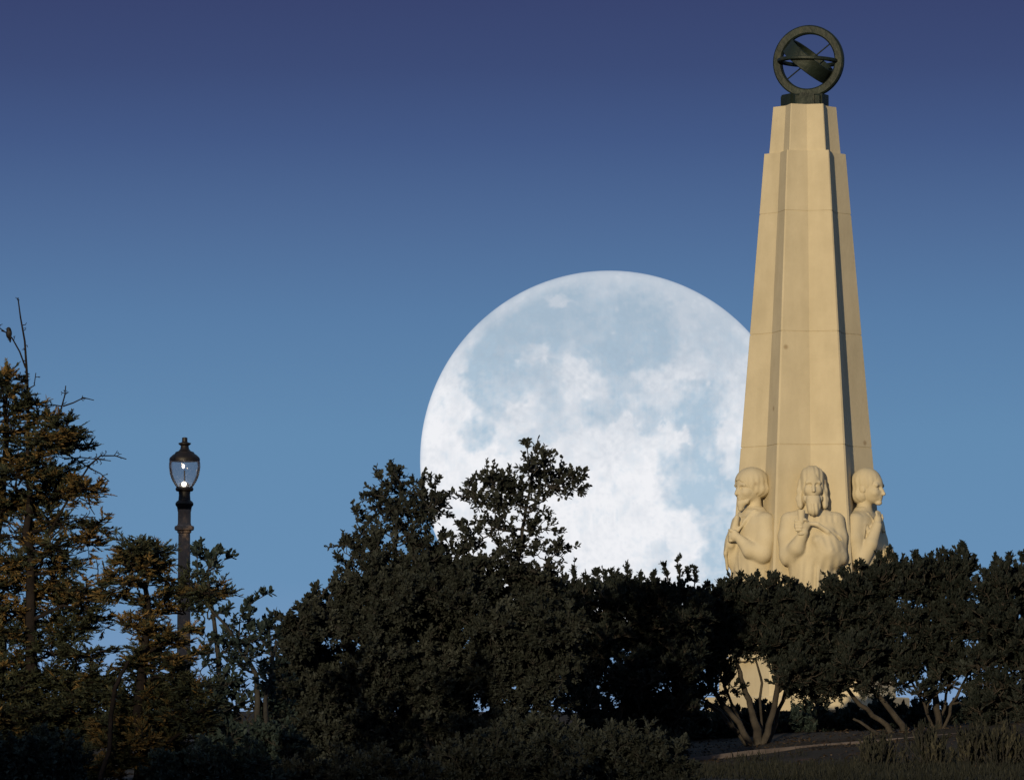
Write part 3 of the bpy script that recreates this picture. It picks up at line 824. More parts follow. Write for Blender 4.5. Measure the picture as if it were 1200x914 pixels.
# ------------------------------------------------------------------ trees
class Wood:
    """tapered limbs, gathered as arrays"""
    def __init__(s): s.p0 = []; s.p1 = []; s.r0 = []; s.r1 = []
    def seg(s, p0, p1, r0, r1):
        s.p0.append(np.atleast_2d(p0)); s.p1.append(np.atleast_2d(p1)); n = len(s.p0[-1])
        s.r0.append(np.broadcast_to(r0, n)); s.r1.append(np.broadcast_to(r1, n))
    def line(s, pts, rads):
        pts = np.asarray(pts, float); s.seg(pts[:-1], pts[1:], np.asarray(rads[:-1]), np.asarray(rads[1:]))
    def build(s, name, mat, parent, n=5):
        p0 = np.concatenate(s.p0); p1 = np.concatenate(s.p1); r0 = np.concatenate(s.r0); r1 = np.concatenate(s.r1)
        t_ = p1 - p0; L = np.linalg.norm(t_, axis=1, keepdims=True); t_ = t_ / np.maximum(L, 1e-6)
        ref = np.where(np.abs(t_[:, 2:3]) > .9, np.array([[1., 0, 0]]), np.array([[0, 0, 1.]]))
        u_ = np.cross(t_, ref); u_ /= np.linalg.norm(u_, axis=1, keepdims=True); w_ = np.cross(t_, u_)
        V = []
        for (p, r_, ex) in ((p0, r0, -.15), (p1, r1, .15)):
            for k in range(n):
                a = 2 * math.pi * k / n
                V.append(p + t_ * (ex * r_)[:, None] + (u_ * math.cos(a) + w_ * math.sin(a)) * r_[:, None])
        V = np.stack(V, 1); N = len(p0)                                   # N, 2n, 3
        base = np.arange(N)[:, None] * 2 * n
        F_ = np.concatenate([base + np.array([[k, (k + 1) % n, n + (k + 1) % n, n + k]]) for k in range(n)], 0)
        V = V - np.array(parent.location)[None, None, :]
        return mesh_obj(name, V.reshape(-1, 3), F_, np.full(len(F_), 4), mat, parent, smooth=True)


def unit(v): return v / np.maximum(np.linalg.norm(v, axis=-1, keepdims=True), 1e-9)


def rdir(g, n): return unit(g.normal(size=(n, 3)))


class Leaves:
    def __init__(s): s.V = []; s.t = []
    def add(s, g, base, d, nrm, ln, wd, tint, fold=.35):
        """folded lozenge leaves"""
        side = unit(np.cross(d, nrm)); nn = np.cross(side, d)
        ln = ln[:, None]; wd = wd[:, None]
        m1 = base + d * ln * .28; m2 = base + d * ln * .70
        s.V.append(np.stack([base, m1 + side * wd * .86 + nn * wd * fold, m2 + side * wd * .9 + nn * wd * fold, base + d * ln + nn * ln * g.uniform(-.12, .12, size=(len(ln), 1)),
                             m2 - side * wd * .9 + nn * wd * fold, m1 - side * wd * .86 + nn * wd * fold], 1))
        s.t.append(np.repeat(tint, 6))
    def build(s, name, mat, parent):
        V = np.concatenate(s.V) - np.array(parent.location)[None, None, :]; t_ = np.concatenate(s.t)
        N = len(V); b = np.arange(N)[:, None] * 6
        F_ = np.concatenate([b + np.array([[0, 1, 2, 3]]), b + np.array([[0, 3, 4, 5]])], 1).reshape(-1, 4)
        return mesh_obj(name, V.reshape(-1, 3), F_, np.full(len(F_), 4), mat, parent, attr={'tint': t_})


def twig_leaves(g, LV, WD, p, d, L, nl, llen, lwid, tint, up=.25, spread=(.5, 1.1), rt=.004, spray=False):
    """leafy twigs: p, d arrays; nl leaves each"""
    n = len(p)
    WD.seg(p, p + d * L[:, None], rt, rt * .5)
    fr = np.linspace(.15, 1.0, nl)[None, :].repeat(n, 0) + g.uniform(-.05, .05, (n, nl))
    P = p[:, None, :] + d[:, None, :] * (L[:, None] * fr)[:, :, None]
    ref = unit(np.cross(d, rdir(g, n))); ref2 = np.cross(d, ref)
    if spray:                                                             # flat plume: leaflets left and right of the stem
        hor = unit(np.cross(d, np.array([[0, 0, 1.]]) + g.normal(scale=.25, size=(n, 3)))); sgn = np.where(np.arange(nl) % 2, 1., -1.)[None, :, None]
        rad = hor[:, None, :] * sgn + g.normal(scale=.25, size=(n, nl, 3))
    else:
        a = np.arange(nl)[None, :] * 2.4 + g.uniform(0, 6.28, (n, 1))
        rad = ref[:, None, :] * np.cos(a)[:, :, None] + ref2[:, None, :] * np.sin(a)[:, :, None]
    an = g.uniform(*spread, size=(n, nl, 1))
    D = unit(d[:, None, :] * np.cos(an) + rad * np.sin(an) + np.array([0, 0, up]))
    N_ = unit(rdir(g, n * nl).reshape(n, nl, 3) * .7 + np.array([0, 0, 1.0]))
    ln = llen * g.uniform(.65, 1.2, (n, nl)); wd = lwid * g.uniform(.7, 1.2, (n, nl))
    tt = np.clip(tint[:, None] + g.normal(scale=.12, size=(n, nl)), 0, 1)
    LV.add(g, P.reshape(-1, 3), D.reshape(-1, 3), N_.reshape(-1, 3), ln.ravel(), wd.ravel(), tt.ravel())


def wiggle(g, p0, p1, n, amp):
    t_ = np.linspace(0, 1, n)[:, None]
    pts = p0 + (p1 - p0) * t_
    j = g.normal(scale=amp, size=(n, 3)) * np.linalg.norm(p1 - p0); j[0] = 0; j[-1] = 0
    return pts + j


class Tree:
    def __init__(s, seed, d, base, name='tree'):
        s.g = np.random.default_rng(seed); s.d = d; s.u = d / F_PX
        b = at(base[0], base[1], d); b[2] = float(ground_z(b[0], d)); s.base = b
        s.W = Wood(); s.T = Wood(); s.L = Leaves(); s.nodes = []
    def trunk(s, pts, rads):
        """pts: (px, py, depth offset m); the first lies in the ground"""
        P = [at(x, y, s.d + dz) for x, y, dz in pts]
        P[0][2] = min(P[0][2], float(ground_z(P[0][0], P[0][1])) - .1)
        n = len(P); PP, RR = [P[0]], [rads[0] * s.u]
        for i in range(1, n):
            w_ = wiggle(s.g, P[i - 1], P[i], 5, .02)[1:]
            PP += list(w_); RR += list(np.linspace(rads[i - 1], rads[i], 5)[1:] * s.u)
        s.W.line(PP, RR); s.nodes += [(p, r) for p, r in zip(PP[2:], RR[2:])]
        return P
    def limb(s, hub, r_end):
        """join a crown clump to the nearest wood below it"""
        if not s.nodes: return
        N_ = np.array([p for p, r in s.nodes])
        dv = hub - N_; cost = np.linalg.norm(dv, axis=1) + 1.2 * np.maximum(-dv[:, 2], 0) + .25 * np.linalg.norm(dv[:, :2], axis=1)
        i = int(np.argmin(cost)); p, r = s.nodes[i]
        if np.linalg.norm(hub - p) < .02: return
        pts = wiggle(s.g, p, hub, 6, .045); r0 = min(r * .8, max(r_end * 2.6, .01))
        rr = np.linspace(r0, r_end, 6); s.W.line(pts, rr); s.nodes += [(a, b) for a, b in zip(pts[2:], rr[2:])]
    def clump(s, px, py, rx, ry, ns=12, nt=5, ntw=4, nl=8, llen=8, lwid=2, tlen=16, depth=None, dz=0.0, up=.35, tint=.35, tv=.2, rt=.5, branch_r=1.3, spray=False, flat=0.0, hub_low=.55, orange=None, spread=(.5, 1.1), lup=.25, shell=.62):
        g, u = s.g, s.u
        c = at(px, py, s.d + dz); R3 = np.array((rx * u, (depth if depth else max(rx, ry) * .9) * u, ry * u))
        hub = c - np.array((0, 0, hub_low * R3[2]))
        s.limb(hub, branch_r * u)
        ends = c + rdir(g, ns) * R3 * g.uniform(shell ** 3, 1, (ns, 1)) ** (1 / 3) * .86
        for e in ends:
            pts = wiggle(g, hub + g.normal(scale=.12, size=3) * R3, e, 5, .06)
            s.T.line(pts, np.linspace(branch_r, .5, 5) * u)
            f = g.uniform(.25, 1.0, nt); f[0] = 1.0
            q_ = np.array([np.interp(f, np.linspace(0, 1, 5), pts[:, k]) for k in range(3)]).T
            od = unit((q_ - c) / R3 ** 1.0 * .8 + rdir(g, nt) * .8 + np.array((0, 0, up)))
            if flat: od[:, 2] *= (1 - flat); od = unit(od)
            tl = tlen * u * g.uniform(.6, 1.3, nt)
            tip = q_ + od * tl[:, None]
            s.T.seg(q_, tip, .55 * u, .3 * u)
            f2 = g.uniform(.2, 1.0, (nt, ntw)); f2[:, 0] = 1.0
            tp = (q_[:, None, :] + (tip - q_)[:, None, :] * f2[:, :, None]).reshape(-1, 3)
            td = unit(np.repeat(od, ntw, 0) * .9 + rdir(g, nt * ntw) * .85 + np.array((0, 0, up)))
            if flat: td[:, 2] = td[:, 2] * (1 - flat) + .12 * flat; td = unit(td)
            ti = np.clip(g.normal(tint, tv) + g.normal(scale=.08, size=nt * ntw), 0, 1)
            if orange is not None:
                hot = g.uniform(size=nt).repeat(ntw) < orange
                ti = np.where(hot, g.uniform(.62, .95, nt * ntw), np.clip(g.normal(.28, .15, nt * ntw), 0, .5))
            twig_leaves(g, s.L, s.T, tp, td, tlen * u * g.uniform(.45, .9, nt * ntw), nl, llen * u, lwid * u, ti, up=lup, rt=rt * u, spray=spray, spread=spread)
    def shoot(s, pts, r=.9, n=10, tw=7, nl=6, llen=7, lwid=2, tint=.3, dz=0., lup=.25):
        """a single leafy shoot traced through photo pixels"""
        g, u = s.g, s.u
        P = np.array([at(x, y, s.d + dz + g.normal(scale=.03)) for x, y in pts])
        s.limb(P[0], r * 1.2 * u)
        s.T.line(P, np.linspace(r, r * .5, len(P)) * u)
        L = np.linspace(0, 1, len(P)); f = g.uniform(.3, 1, n); f[0] = 1
        q_ = np.array([np.interp(f, L, P[:, k]) for k in range(3)]).T
        dm = unit((P[-1] - P[0])[None, :] * 1.0 / np.linalg.norm(P[-1] - P[0]) + rdir(g, n) * .8)
        twig_leaves(g, s.L, s.T, q_, dm, tw * u * g.uniform(.6, 1.2, n), nl, llen * u, lwid * u, np.clip(g.normal(tint, .15, n), 0, 1), rt=.35 * u, up=lup)
    def bare(s, pts, r0=1.4, r1=.5, dz=0., twigs=6, tl=9, thorn=True):
        """a leafless dead branch traced through photo pixels"""
        g, u = s.g, s.u
        P = np.array([at(x, y, s.d + dz) for x, y in pts]); n = len(P)
        B = Wood(); s.B.append(B); B.line(P, np.linspace(r0, r1, n) * u)
        L = np.linspace(0, 1, n); f = g.uniform(.25, .97, twigs)
        q_ = np.array([np.interp(f, L, P[:, k]) for k in range(3)]).T
        ax_ = unit((P[-1] - P[0])[None, :])
        dm = unit(ax_ * .7 + rdir(g, twigs) * np.array((1, .7, 1)))
        e = q_ + dm * tl * u * g.uniform(.35, 1.1, (twigs, 1))
        B.seg(q_, e, .5 * u, .4 * u)
        for k in range(2):
            e2 = e + unit(rdir(g, twigs) + dm * .6) * 3 * u
            B.seg(e, e2, .42 * u, .35 * u)
    def finish(s, name, label, cat, leafmat, barkmat, group=None, crown='crown', trunk='trunk', bare=None):
        o = empty(name, tuple(s.base)); tag(o, label, cat, group)
        s.L.build(crown, leafmat, o)
        for k in ('p0', 'p1', 'r0', 'r1'): getattr(s.W, k).extend(getattr(s.T, k))
        s.W.build(trunk, barkmat, o)
        if bare:
            for B in s.B: B.build('bare_branch', bare, o)
        return o


# --- the big evergreen in front of the moon
T = Tree(11, 78, (520, 905))
T.trunk([(520, 925, 0), (522, 850, 0), (515, 780, .1), (520, 720, 0)], [9, 7, 5, 4])
T.trunk([(522, 850, 0), (560, 770, .3), (600, 690, .2), (612, 620, -.1), (622, 570, -.2)], [6, 4.5, 3, 2.2, 1.4])
T.trunk([(515, 790, 0), (470, 720, .2), (462, 640, .2), (468, 590, .2)], [6, 4.6, 3, 1.8])
T.trunk([(520, 840, 0), (450, 770, -.4), (395, 735, -.4)], [6, 4, 2.4])
T.trunk([(530, 850, 0), (600, 790, .3), (650, 730, .2)], [5, 3.4, 2])
airy = dict(ns=9, nt=4, ntw=3, nl=6, llen=6.0, lwid=2.0, tlen=12, branch_r=.9)
for (x, y, rx, ry, n) in [(470, 568, 30, 16, 13), (445, 586, 26, 16, 11), (480, 590, 34, 18, 13), (505, 585, 16, 20, 9), (425, 640, 24, 18, 10), (450, 650, 30, 20, 13), (490, 655, 30, 20, 13), (500, 595, 24, 24, 8), (432, 618, 30, 22, 10), (465, 625, 32, 22, 10), (502, 635, 30, 26, 10),
                          (417, 655, 22, 18, 8), (533, 640, 24, 18, 8)]:
    T.clump(x, y, rx, ry, **{**airy, 'ns': max(3, int(n * .58))}, dz=T.g.normal(scale=.25))
for (x, y, rx, ry, n) in [(624, 546, 20, 13, 12), (642, 562, 28, 14, 13), (664, 570, 15, 11, 7), (582, 566, 22, 12, 13), (560, 578, 20, 11, 10), (602, 584, 24, 13, 9), (590, 610, 34, 20, 13),
                          (560, 622, 22, 18, 9), (620, 592, 20, 14, 7), (632, 618, 18, 10, 3), (600, 640, 36, 20, 13), (570, 650, 34, 20, 12), (640, 655, 24, 14, 7)]:
    T.clump(x, y, rx, ry, **{**airy, 'ns': max(3, int(n * .55))}, dz=-.25 + T.g.normal(scale=.22), depth=20)
T.shoot([(618, 640), (640, 645), (660, 644), (672, 640)], n=12, dz=-.3, nl=5)
T.shoot([(632, 590), (650, 575), (675, 560), (682, 556)], n=10, dz=-.2, nl=5)
T.shoot([(530, 595), (522, 588), (510, 584)], n=6, dz=-.1, nl=5)
T.shoot([(545, 582), (532, 578), (524, 580)], n=6, dz=-.1, nl=5)
T.shoot([(470, 565), (462, 556), (461, 549)], n=8, dz=.1)
T.shoot([(450, 582), (438, 580), (429, 582)], n=7, dz=.1)
T.shoot([(620, 540), (618, 528), (617, 521)], n=8, dz=-.2, tw=5)
dense = dict(ns=22, nt=6, ntw=6, nl=9, llen=5.4, lwid=1.7, tlen=14, shell=.4, branch_r=.8)
for (x, y, rx, ry, n) in [(440, 680, 44, 28, 24), (500, 675, 44, 28, 24), (560, 685, 44, 28, 24), (618, 690, 44, 26, 22), (390, 715, 34, 30, 22), (352, 745, 24, 26, 16),
                          (440, 730, 52, 36, 30), (510, 730, 52, 36, 30), (580, 735, 52, 36, 30), (645, 735, 44, 34, 24), (375, 790, 46, 40, 26), (440, 795, 52, 40, 30), (510, 795, 52, 40, 30),
                          (570, 790, 46, 34, 26), (640, 785, 44, 26, 22), (400, 860, 60, 40, 30), (480, 860, 60, 40, 30), (555, 868, 50, 34, 26), (340, 800, 22, 34, 14), (590, 760, 40, 36, 20), (530, 690, 46, 30, 20), (470, 700, 46, 30, 20), (605, 720, 46, 30, 20), (620, 870, 46, 26, 20), (520, 830, 60, 30, 24), (420, 825, 60, 30, 24), (370, 900, 60, 30, 24), (450, 905, 60, 30, 24), (540, 905, 60, 30, 24), (340, 840, 44, 34, 24), (345, 890, 44, 30, 20), (475, 765, 50, 34, 24), (440, 770, 44, 30, 20), (380, 815, 40, 30, 20), (630, 820, 40, 16, 7), (600, 850, 50, 22, 20)]:
    T.clump(x, y, rx, ry, **{**dense, 'ns': n}, dz=T.g.normal(-.1, .35), depth=58)
for pts in ([(372, 705), (368, 697), (372, 690)], [(382, 690), (392, 680), (396, 672)], [(335, 735), (328, 726), (325, 722)], [(345, 735), (338, 728)], [(352, 722), (350, 714)]):
    T.shoot(pts, n=9)
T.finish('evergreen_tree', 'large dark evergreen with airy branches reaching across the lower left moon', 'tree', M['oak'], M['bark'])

# --- clipped row of small trees on the terrace in front of the obelisk
hed = dict(ns=26, nt=6, ntw=6, nl=10, llen=4.9, lwid=1.25, tlen=12, up=.55, shell=.4, branch_r=1.0, spread=(.35, .8), lup=.4)


def hedge_tree(seed, d, base, trunks, clumps, shoots, label, bark=M['bark_pale'], n0=24, extra=None):
    t_ = Tree(seed, d, base)
    for pts, rads in trunks: t_.trunk(pts, [r_ * .8 for r_ in rads])
    for cl in clumps:
        x, y, rx, ry = cl[:4]; n = cl[4] if len(cl) > 4 else n0
        t_.clump(x, y, rx, ry, **{**hed, 'ns': int(n * 1.2), **(extra or {})}, dz=t_.g.normal(scale=.2), depth=50)
    for x0, y0, x1, y1 in shoots:
        t_.shoot([(x0, y0), ((x0 + x1) / 2 + 1, (y0 + y1) / 2), (x1, y1)], n=13, tw=6, nl=8, llen=5.0, lwid=1.3, lup=.4)
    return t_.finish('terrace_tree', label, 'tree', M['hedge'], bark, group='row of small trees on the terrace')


hedge_tree(21, 86, (700, 880), [([(705, 905, 0), (705, 850, 0), (690, 790, 0)], [8, 6, 4]), ([(705, 860, 0), (740, 800, 0), (760, 760, 0)], [6, 4, 3])],
           [(672, 706, 36, 26), (720, 704, 36, 22), (768, 706, 36, 22), (650, 740, 30, 30), (700, 745, 44, 32, 30), (755, 745, 44, 32, 30), (798, 720, 30, 28), (680, 790, 40, 24), (740, 795, 44, 26, 28), (795, 780, 36, 28),
            (660, 880, 46, 24), (720, 875, 46, 30, 28), (775, 880, 36, 26), (650, 820, 34, 16, 5), (690, 826, 40, 16, 7), (740, 832, 40, 16, 9), (785, 825, 36, 18, 14), (765, 848, 40, 14, 12), (700, 846, 40, 12, 9)],
           [(672, 690, 673, 660), (700, 688, 699, 672), (716, 690, 716, 672), (734, 690, 735, 666), (750, 690, 751, 676), (783, 688, 780, 664), (796, 688, 794, 656), (801, 690, 806, 668), (813, 692, 814, 668), (688, 690, 686, 678), (654, 700, 652, 684), (765, 690, 766, 674)],
           'terrace tree standing just left of the obelisk, spiky shoots against the moon')
hedge_tree(22, 88, (888, 872), [([(890, 895, 0), (888, 855, 0), (880, 830, 0), (868, 795, 0), (862, 770, 0)], [9, 7, 5, 4, 2.5]), ([(886, 868, 0), (858, 838, 0), (830, 800, 0), (815, 780, 0)], [6, 4.5, 3.4, 2.5]),
                                ([(890, 862, 0), (905, 838, 0), (912, 800, 0), (905, 770, 0)], [6.5, 5, 4, 2.5]), ([(882, 858, .2), (845, 835, .3), (800, 810, .3)], [4, 3, 2]), ([(896, 855, .2), (918, 820, .4), (925, 785, .4)], [3.4, 3, 2]), ([(884, 850, .3), (840, 828, .4), (790, 800, .4)], [2.6, 2.0, 1.2]), ([(880, 845, .1), (850, 805, .2), (838, 775, .2)], [2.6, 2.0, 1.4]), ([(890, 845, .2), (893, 800, .3), (885, 770, .3)], [2.4, 2, 1.4])],
           [(830, 718, 34, 26), (868, 706, 30, 24), (905, 704, 32, 24), (940, 716, 28, 24), (820, 750, 34, 26), (865, 745, 40, 28), (915, 748, 40, 26), (955, 750, 30, 30), (935, 785, 32, 18, 16), (830, 785, 30, 14, 10), (795, 765, 30, 28), (815, 812, 30, 16, 4), (850, 800, 22, 14, 2), (945, 806, 26, 10, 7), (920, 800, 14, 10, 3)],
           [(866, 690, 868, 676), (884, 686, 886, 674), (902, 686, 903, 674), (918, 688, 921, 680), (846, 698, 845, 684), (934, 700, 936, 690), (832, 700, 828, 686)],
           'terrace tree directly below the obelisk statues, three pale trunks fanning from one foot')
hedge_tree(23, 88, (1060, 860), [([(1064, 885, 0), (1058, 850, 0), (1036, 822, 0), (1010, 795, 0), (1000, 765, 0)], [7, 5.5, 4.2, 3.2, 2.2]), ([(1060, 880, .2), (1040, 850, .2), (1008, 826, .2), (985, 795, .2)], [5.5, 4.5, 3.6, 2.4]),
                                 ([(1103, 885, .3), (1100, 840, .3), (1092, 800, .3), (1085, 760, .3)], [7, 5.5, 4.4, 3]), ([(1052, 872, -.2), (1030, 860, -.2), (1000, 842, -.2)], [4, 3.2, 2]), ([(1102, 850, .2), (1122, 815, .3), (1140, 780, .3)], [3, 2.4, 1.6]), ([(1100, 840, .2), (1075, 812, .3), (1060, 785, .3)], [2.6, 2, 1.4]), ([(1098, 830, .4), (1112, 800, .5), (1118, 770, .5)], [2.4, 2, 1.4])],
           [(1000, 695, 36, 26), (1035, 685, 36, 26), (1075, 684, 36, 26), (1115, 680, 32, 28), (980, 730, 34, 28), (1025, 732, 44, 30, 28), (1080, 730, 44, 30, 28), (1125, 726, 36, 32), (1000, 770, 34, 24, 18), (1055, 772, 38, 20, 20), (1105, 768, 34, 20, 18), (975, 775, 24, 22, 14), (1015, 798, 26, 14, 9), (1060, 796, 40, 10, 3), (1110, 795, 34, 14, 4), (1140, 780, 26, 20, 5), (1090, 812, 30, 10, 2), (1150, 815, 20, 14, 5), (970, 800, 22, 12, 6)],
           [(1128, 664, 1128, 638), (1118, 664, 1116, 650), (1140, 668, 1139, 655), (1090, 664, 1090, 654), (1070, 664, 1071, 652), (1050, 666, 1048, 655), (1030, 666, 1032, 656), (1010, 674, 1008, 662), (990, 682, 988, 670), (1103, 664, 1104, 648), (978, 700, 976, 684), (1040, 660, 1042, 645)],
           'terrace tree right of the obelisk with leaning forked trunk and tallest tip')
hedge_tree(24, 87, (1165, 855), [([(1164, 880, 0), (1160, 840, 0), (1166, 800, 0), (1180, 750, 0)], [7, 5.5, 4.4, 3]), ([(1162, 850, 0), (1190, 810, .2), (1215, 770, .2)], [5, 4, 3])],
           [(1175, 688, 34, 28), (1215, 690, 36, 30), (1165, 725, 30, 28), (1205, 735, 44, 34, 28), (1250, 735, 44, 40, 28), (1180, 765, 30, 22, 16), (1220, 785, 36, 30, 22), (1170, 810, 26, 24, 8), (1150, 770, 24, 22, 5), (1155, 835, 22, 18, 5), (1205, 830, 30, 24, 16)],
           [(1168, 670, 1166, 654), (1182, 668, 1184, 652), (1196, 668, 1198, 650), (1155, 684, 1152, 670), (1150, 700, 1146, 682)],
           'rightmost terrace tree, cut off by the edge of the picture')

# --- low dark hedge on the terrace behind those trunks
for i, (x, w, y, lab) in enumerate([(845, 60, 858, 'low dark hedge left of the fanning trunks under the obelisk'), (960, 66, 856, 'low dark hedge at the foot of the obelisk pedestal'),
                                    (1075, 60, 850, 'low dark hedge behind the leaning forked trunk'), (1180, 56, 846, 'low dark hedge at the right edge of the terrace')]):
    t_ = Tree(60 + i, 91.5, (x, y + 10))
    t_.trunk([(x, y + 25, 0), (x, y, 0)], [4, 3])
    for k in range(3):
        t_.clump(x - w * .62 + k * w * .62, y - 4 + t_.g.normal(scale=2), w * .48, 25, **{**hed, 'ns': 30, 'nl': 8, 'llen': 5.5, 'tlen': 9}, depth=40)
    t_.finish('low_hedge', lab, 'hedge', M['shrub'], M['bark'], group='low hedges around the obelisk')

# --- left: cypress with bare tips, browned sprays
cy = dict(ns=10, nt=5, ntw=6, nl=17, llen=5.8, lwid=.78, tlen=17, spray=True, flat=.55, up=.15, lup=.12, spread=(.45, .8), branch_r=1.1, shell=.4)
T = Tree(31, 60, (36, 905)); T.B = []
T.trunk([(37, 930, 0), (37, 800, 0), (36, 700, 0), (34, 600, 0), (33, 520, 0)], [10, 8, 6.5, 4.5, 2.4])
T.trunk([(-10, 930, .5), (-6, 700, .5), (4, 560, .5), (10, 450, .5), (8, 432, .5)], [7, 6, 4, 2, 1])
T.bare([(33, 525), (33, 470), (31, 430), (29, 400), (24, 372), (21, 349)], 2.0, .7, twigs=9, tl=5)
T.bare([(30, 431), (23, 412), (14, 396), (6, 389), (-4, 382)], 1.1, .6, twigs=3, tl=4)
T.bare([(32, 452), (24, 442), (21, 438)], .8, .5, twigs=2, tl=3); T.bare([(32, 456), (40, 452), (42, 437)], .8, .5, twigs=2, tl=3)
T.bare([(60, 500), (70, 485), (76, 463), (77, 452)], 1.3, .6, twigs=6, tl=6); T.bare([(74, 476), (86, 472), (98, 466), (110, 469)], 1.0, .5, twigs=4, tl=5)
T.bare([(72, 476), (60, 474), (50, 476), (36, 470)], .8, .5, twigs=4, tl=5)
T.bare([(50, 640), (70, 602), (88, 572), (105, 545), (118, 534), (135, 534), (148, 538)], 1.6, .6, twigs=12, tl=8)
T.bare([(74, 530), (92, 540), (104, 548), (118, 555), (128, 564)], 1.1, .5, twigs=8, tl=8); T.bare([(75, 538), (95, 536), (112, 538), (130, 540)], .9, .5, twigs=7, tl=6)
T.bare([(60, 630), (80, 612), (100, 606), (112, 606)], 1.1, .5, twigs=8, tl=8); T.bare([(90, 575), (103, 583), (106, 595), (111, 603)], .9, .5, twigs=4, tl=5)
T.bare([(55, 660), (75, 650), (86, 630), (80, 612)], 1.2, .5, twigs=8, tl=10)
T.bare([(90, 692), (112, 684), (130, 672), (150, 664)], 1.4, .7, twigs=6, tl=8); T.bare([(114, 682), (115, 668), (113, 656)], .8, .5, twigs=3, tl=5)
rows = [(4, 448, 20, 16, 6, .1), (14, 470, 22, 16, 6, .2), (6, 498, 28, 22, 8, .55), (46, 488, 14, 12, 4, .7), (78, 505, 18, 14, 7, .1), (62, 522, 22, 14, 7, .25), (20, 530, 30, 20, 8, .3), (84, 524, 14, 10, 5, .1),
        (60, 548, 26, 14, 7, .3), (18, 560, 30, 18, 7, .25), (70, 562, 18, 10, 5, .3), (95, 573, 18, 6, 5, .85), (70, 578, 22, 8, 6, .75), (38, 585, 30, 14, 8, .4), (4, 590, 26, 18, 7, .3), (60, 608, 24, 14, 6, .3),
        (20, 622, 34, 16, 8, .45), (117, 617, 12, 8, 3, .1), (104, 635, 11, 7, 4, .9), (62, 640, 22, 12, 5, .35), (30, 655, 40, 14, 10, .6), (80, 658, 18, 12, 5, .4), (10, 680, 34, 14, 8, .4), (60, 685, 38, 14, 10, .55), (96, 700, 20, 10, 5, .5),
        (20, 710, 40, 14, 10, .65), (75, 712, 36, 12, 9, .5), (110, 722, 18, 10, 4, .3), (15, 735, 30, 12, 7, .4), (85, 738, 34, 14, 9, .2), (60, 760, 40, 12, 8, .1), (105, 762, 22, 12, 6, .15), (5, 820, 40, 28, 14, .03), (55, 810, 44, 26, 14, .05), (100, 800, 34, 22, 10, .12),
        (20, 865, 50, 36, 20, .03), (80, 860, 46, 34, 18, .1), (60, 905, 60, 26, 18, .3), (30, 790, 60, 18, 14, .1), (120, 800, 30, 22, 10, .1), (130, 840, 34, 30, 12, .1), (20, 840, 60, 26, 16, .03), (90, 830, 50, 26, 14, .05), (8, 770, 24, 12, 6, .1), (-30, 560, 30, 60, 10, .3), (-35, 700, 36, 70, 12, .4), (-20, 840, 40, 60, 14, .1)]
for x, y, rx, ry, n, og in rows:
    T.clump(x, y, rx, ry, **{**cy, 'ns': n if y > 770 else max(3, round(n * .85))}, dz=T.g.normal(scale=.22), depth=34, orange=og)
cyp = T.finish('cypress_tree', 'browned cypress with bare dead leader and hanging dead branches at the left edge', 'tree', M['conifer'], M['bark_red'], bare=M['bark_red'])

# --- second cypress beside the lamp
T = Tree(32, 58, (160, 905)); T.B = []
T.trunk([(160, 930, 0), (165, 800, 0), (175, 720, 0), (170, 660, 0)], [8, 6, 4, 2])
T.trunk([(115, 850, -.4), (135, 805, -.4), (150, 775, -.3)], [3.2, 2.8, 2])
T.bare([(172, 690), (173, 665), (172, 650)], .9, .5, twigs=3, tl=6)
rows = [(160, 644, 22, 10, 8, .15), (185, 652, 18, 10, 6, .15), (150, 660, 24, 8, 8, .7), (172, 666, 22, 8, 7, .5), (148, 680, 16, 7, 5, .5), (140, 695, 14, 6, 4, .6), (205, 672, 18, 14, 6, .4), (200, 690, 22, 14, 6, .6), (230, 686, 12, 10, 4, .3),
        (180, 710, 26, 12, 7, .6), (215, 712, 20, 14, 6, .6), (170, 735, 28, 14, 8, .75), (210, 738, 24, 14, 7, .7), (185, 760, 34, 14, 10, .8), (215, 764, 18, 10, 5, .7), (160, 775, 26, 12, 7, .4), (195, 785, 30, 12, 8, .4), (245, 696, 14, 6, 3, .5), (258, 700, 12, 5, 3, .3),
        (150, 815, 40, 18, 11, .25), (215, 800, 30, 20, 9, .1), (225, 835, 34, 26, 12, .05), (180, 800, 36, 20, 10, .15), (190, 820, 36, 18, 10, .2), (140, 855, 44, 20, 13, .2), (120, 895, 44, 22, 14, .35), (165, 885, 40, 24, 13, .2), (200, 860, 36, 30, 13, .1), (160, 870, 26, 5, 5, .95), (165, 842, 22, 6, 4, .7)]
for x, y, rx, ry, n, og in rows:
    T.clump(x, y, rx, ry, **{**cy, 'ns': n if y > 790 else max(2, round(n * (.4 if 194 < x < 235 else .7)))}, dz=T.g.normal(scale=.2), depth=30, orange=og)
T.finish('cypress_tree', 'smaller rusty brown cypress wrapped around the lamp post', 'tree', M['conifer'], M['bark_red'], bare=M['bark_red'])

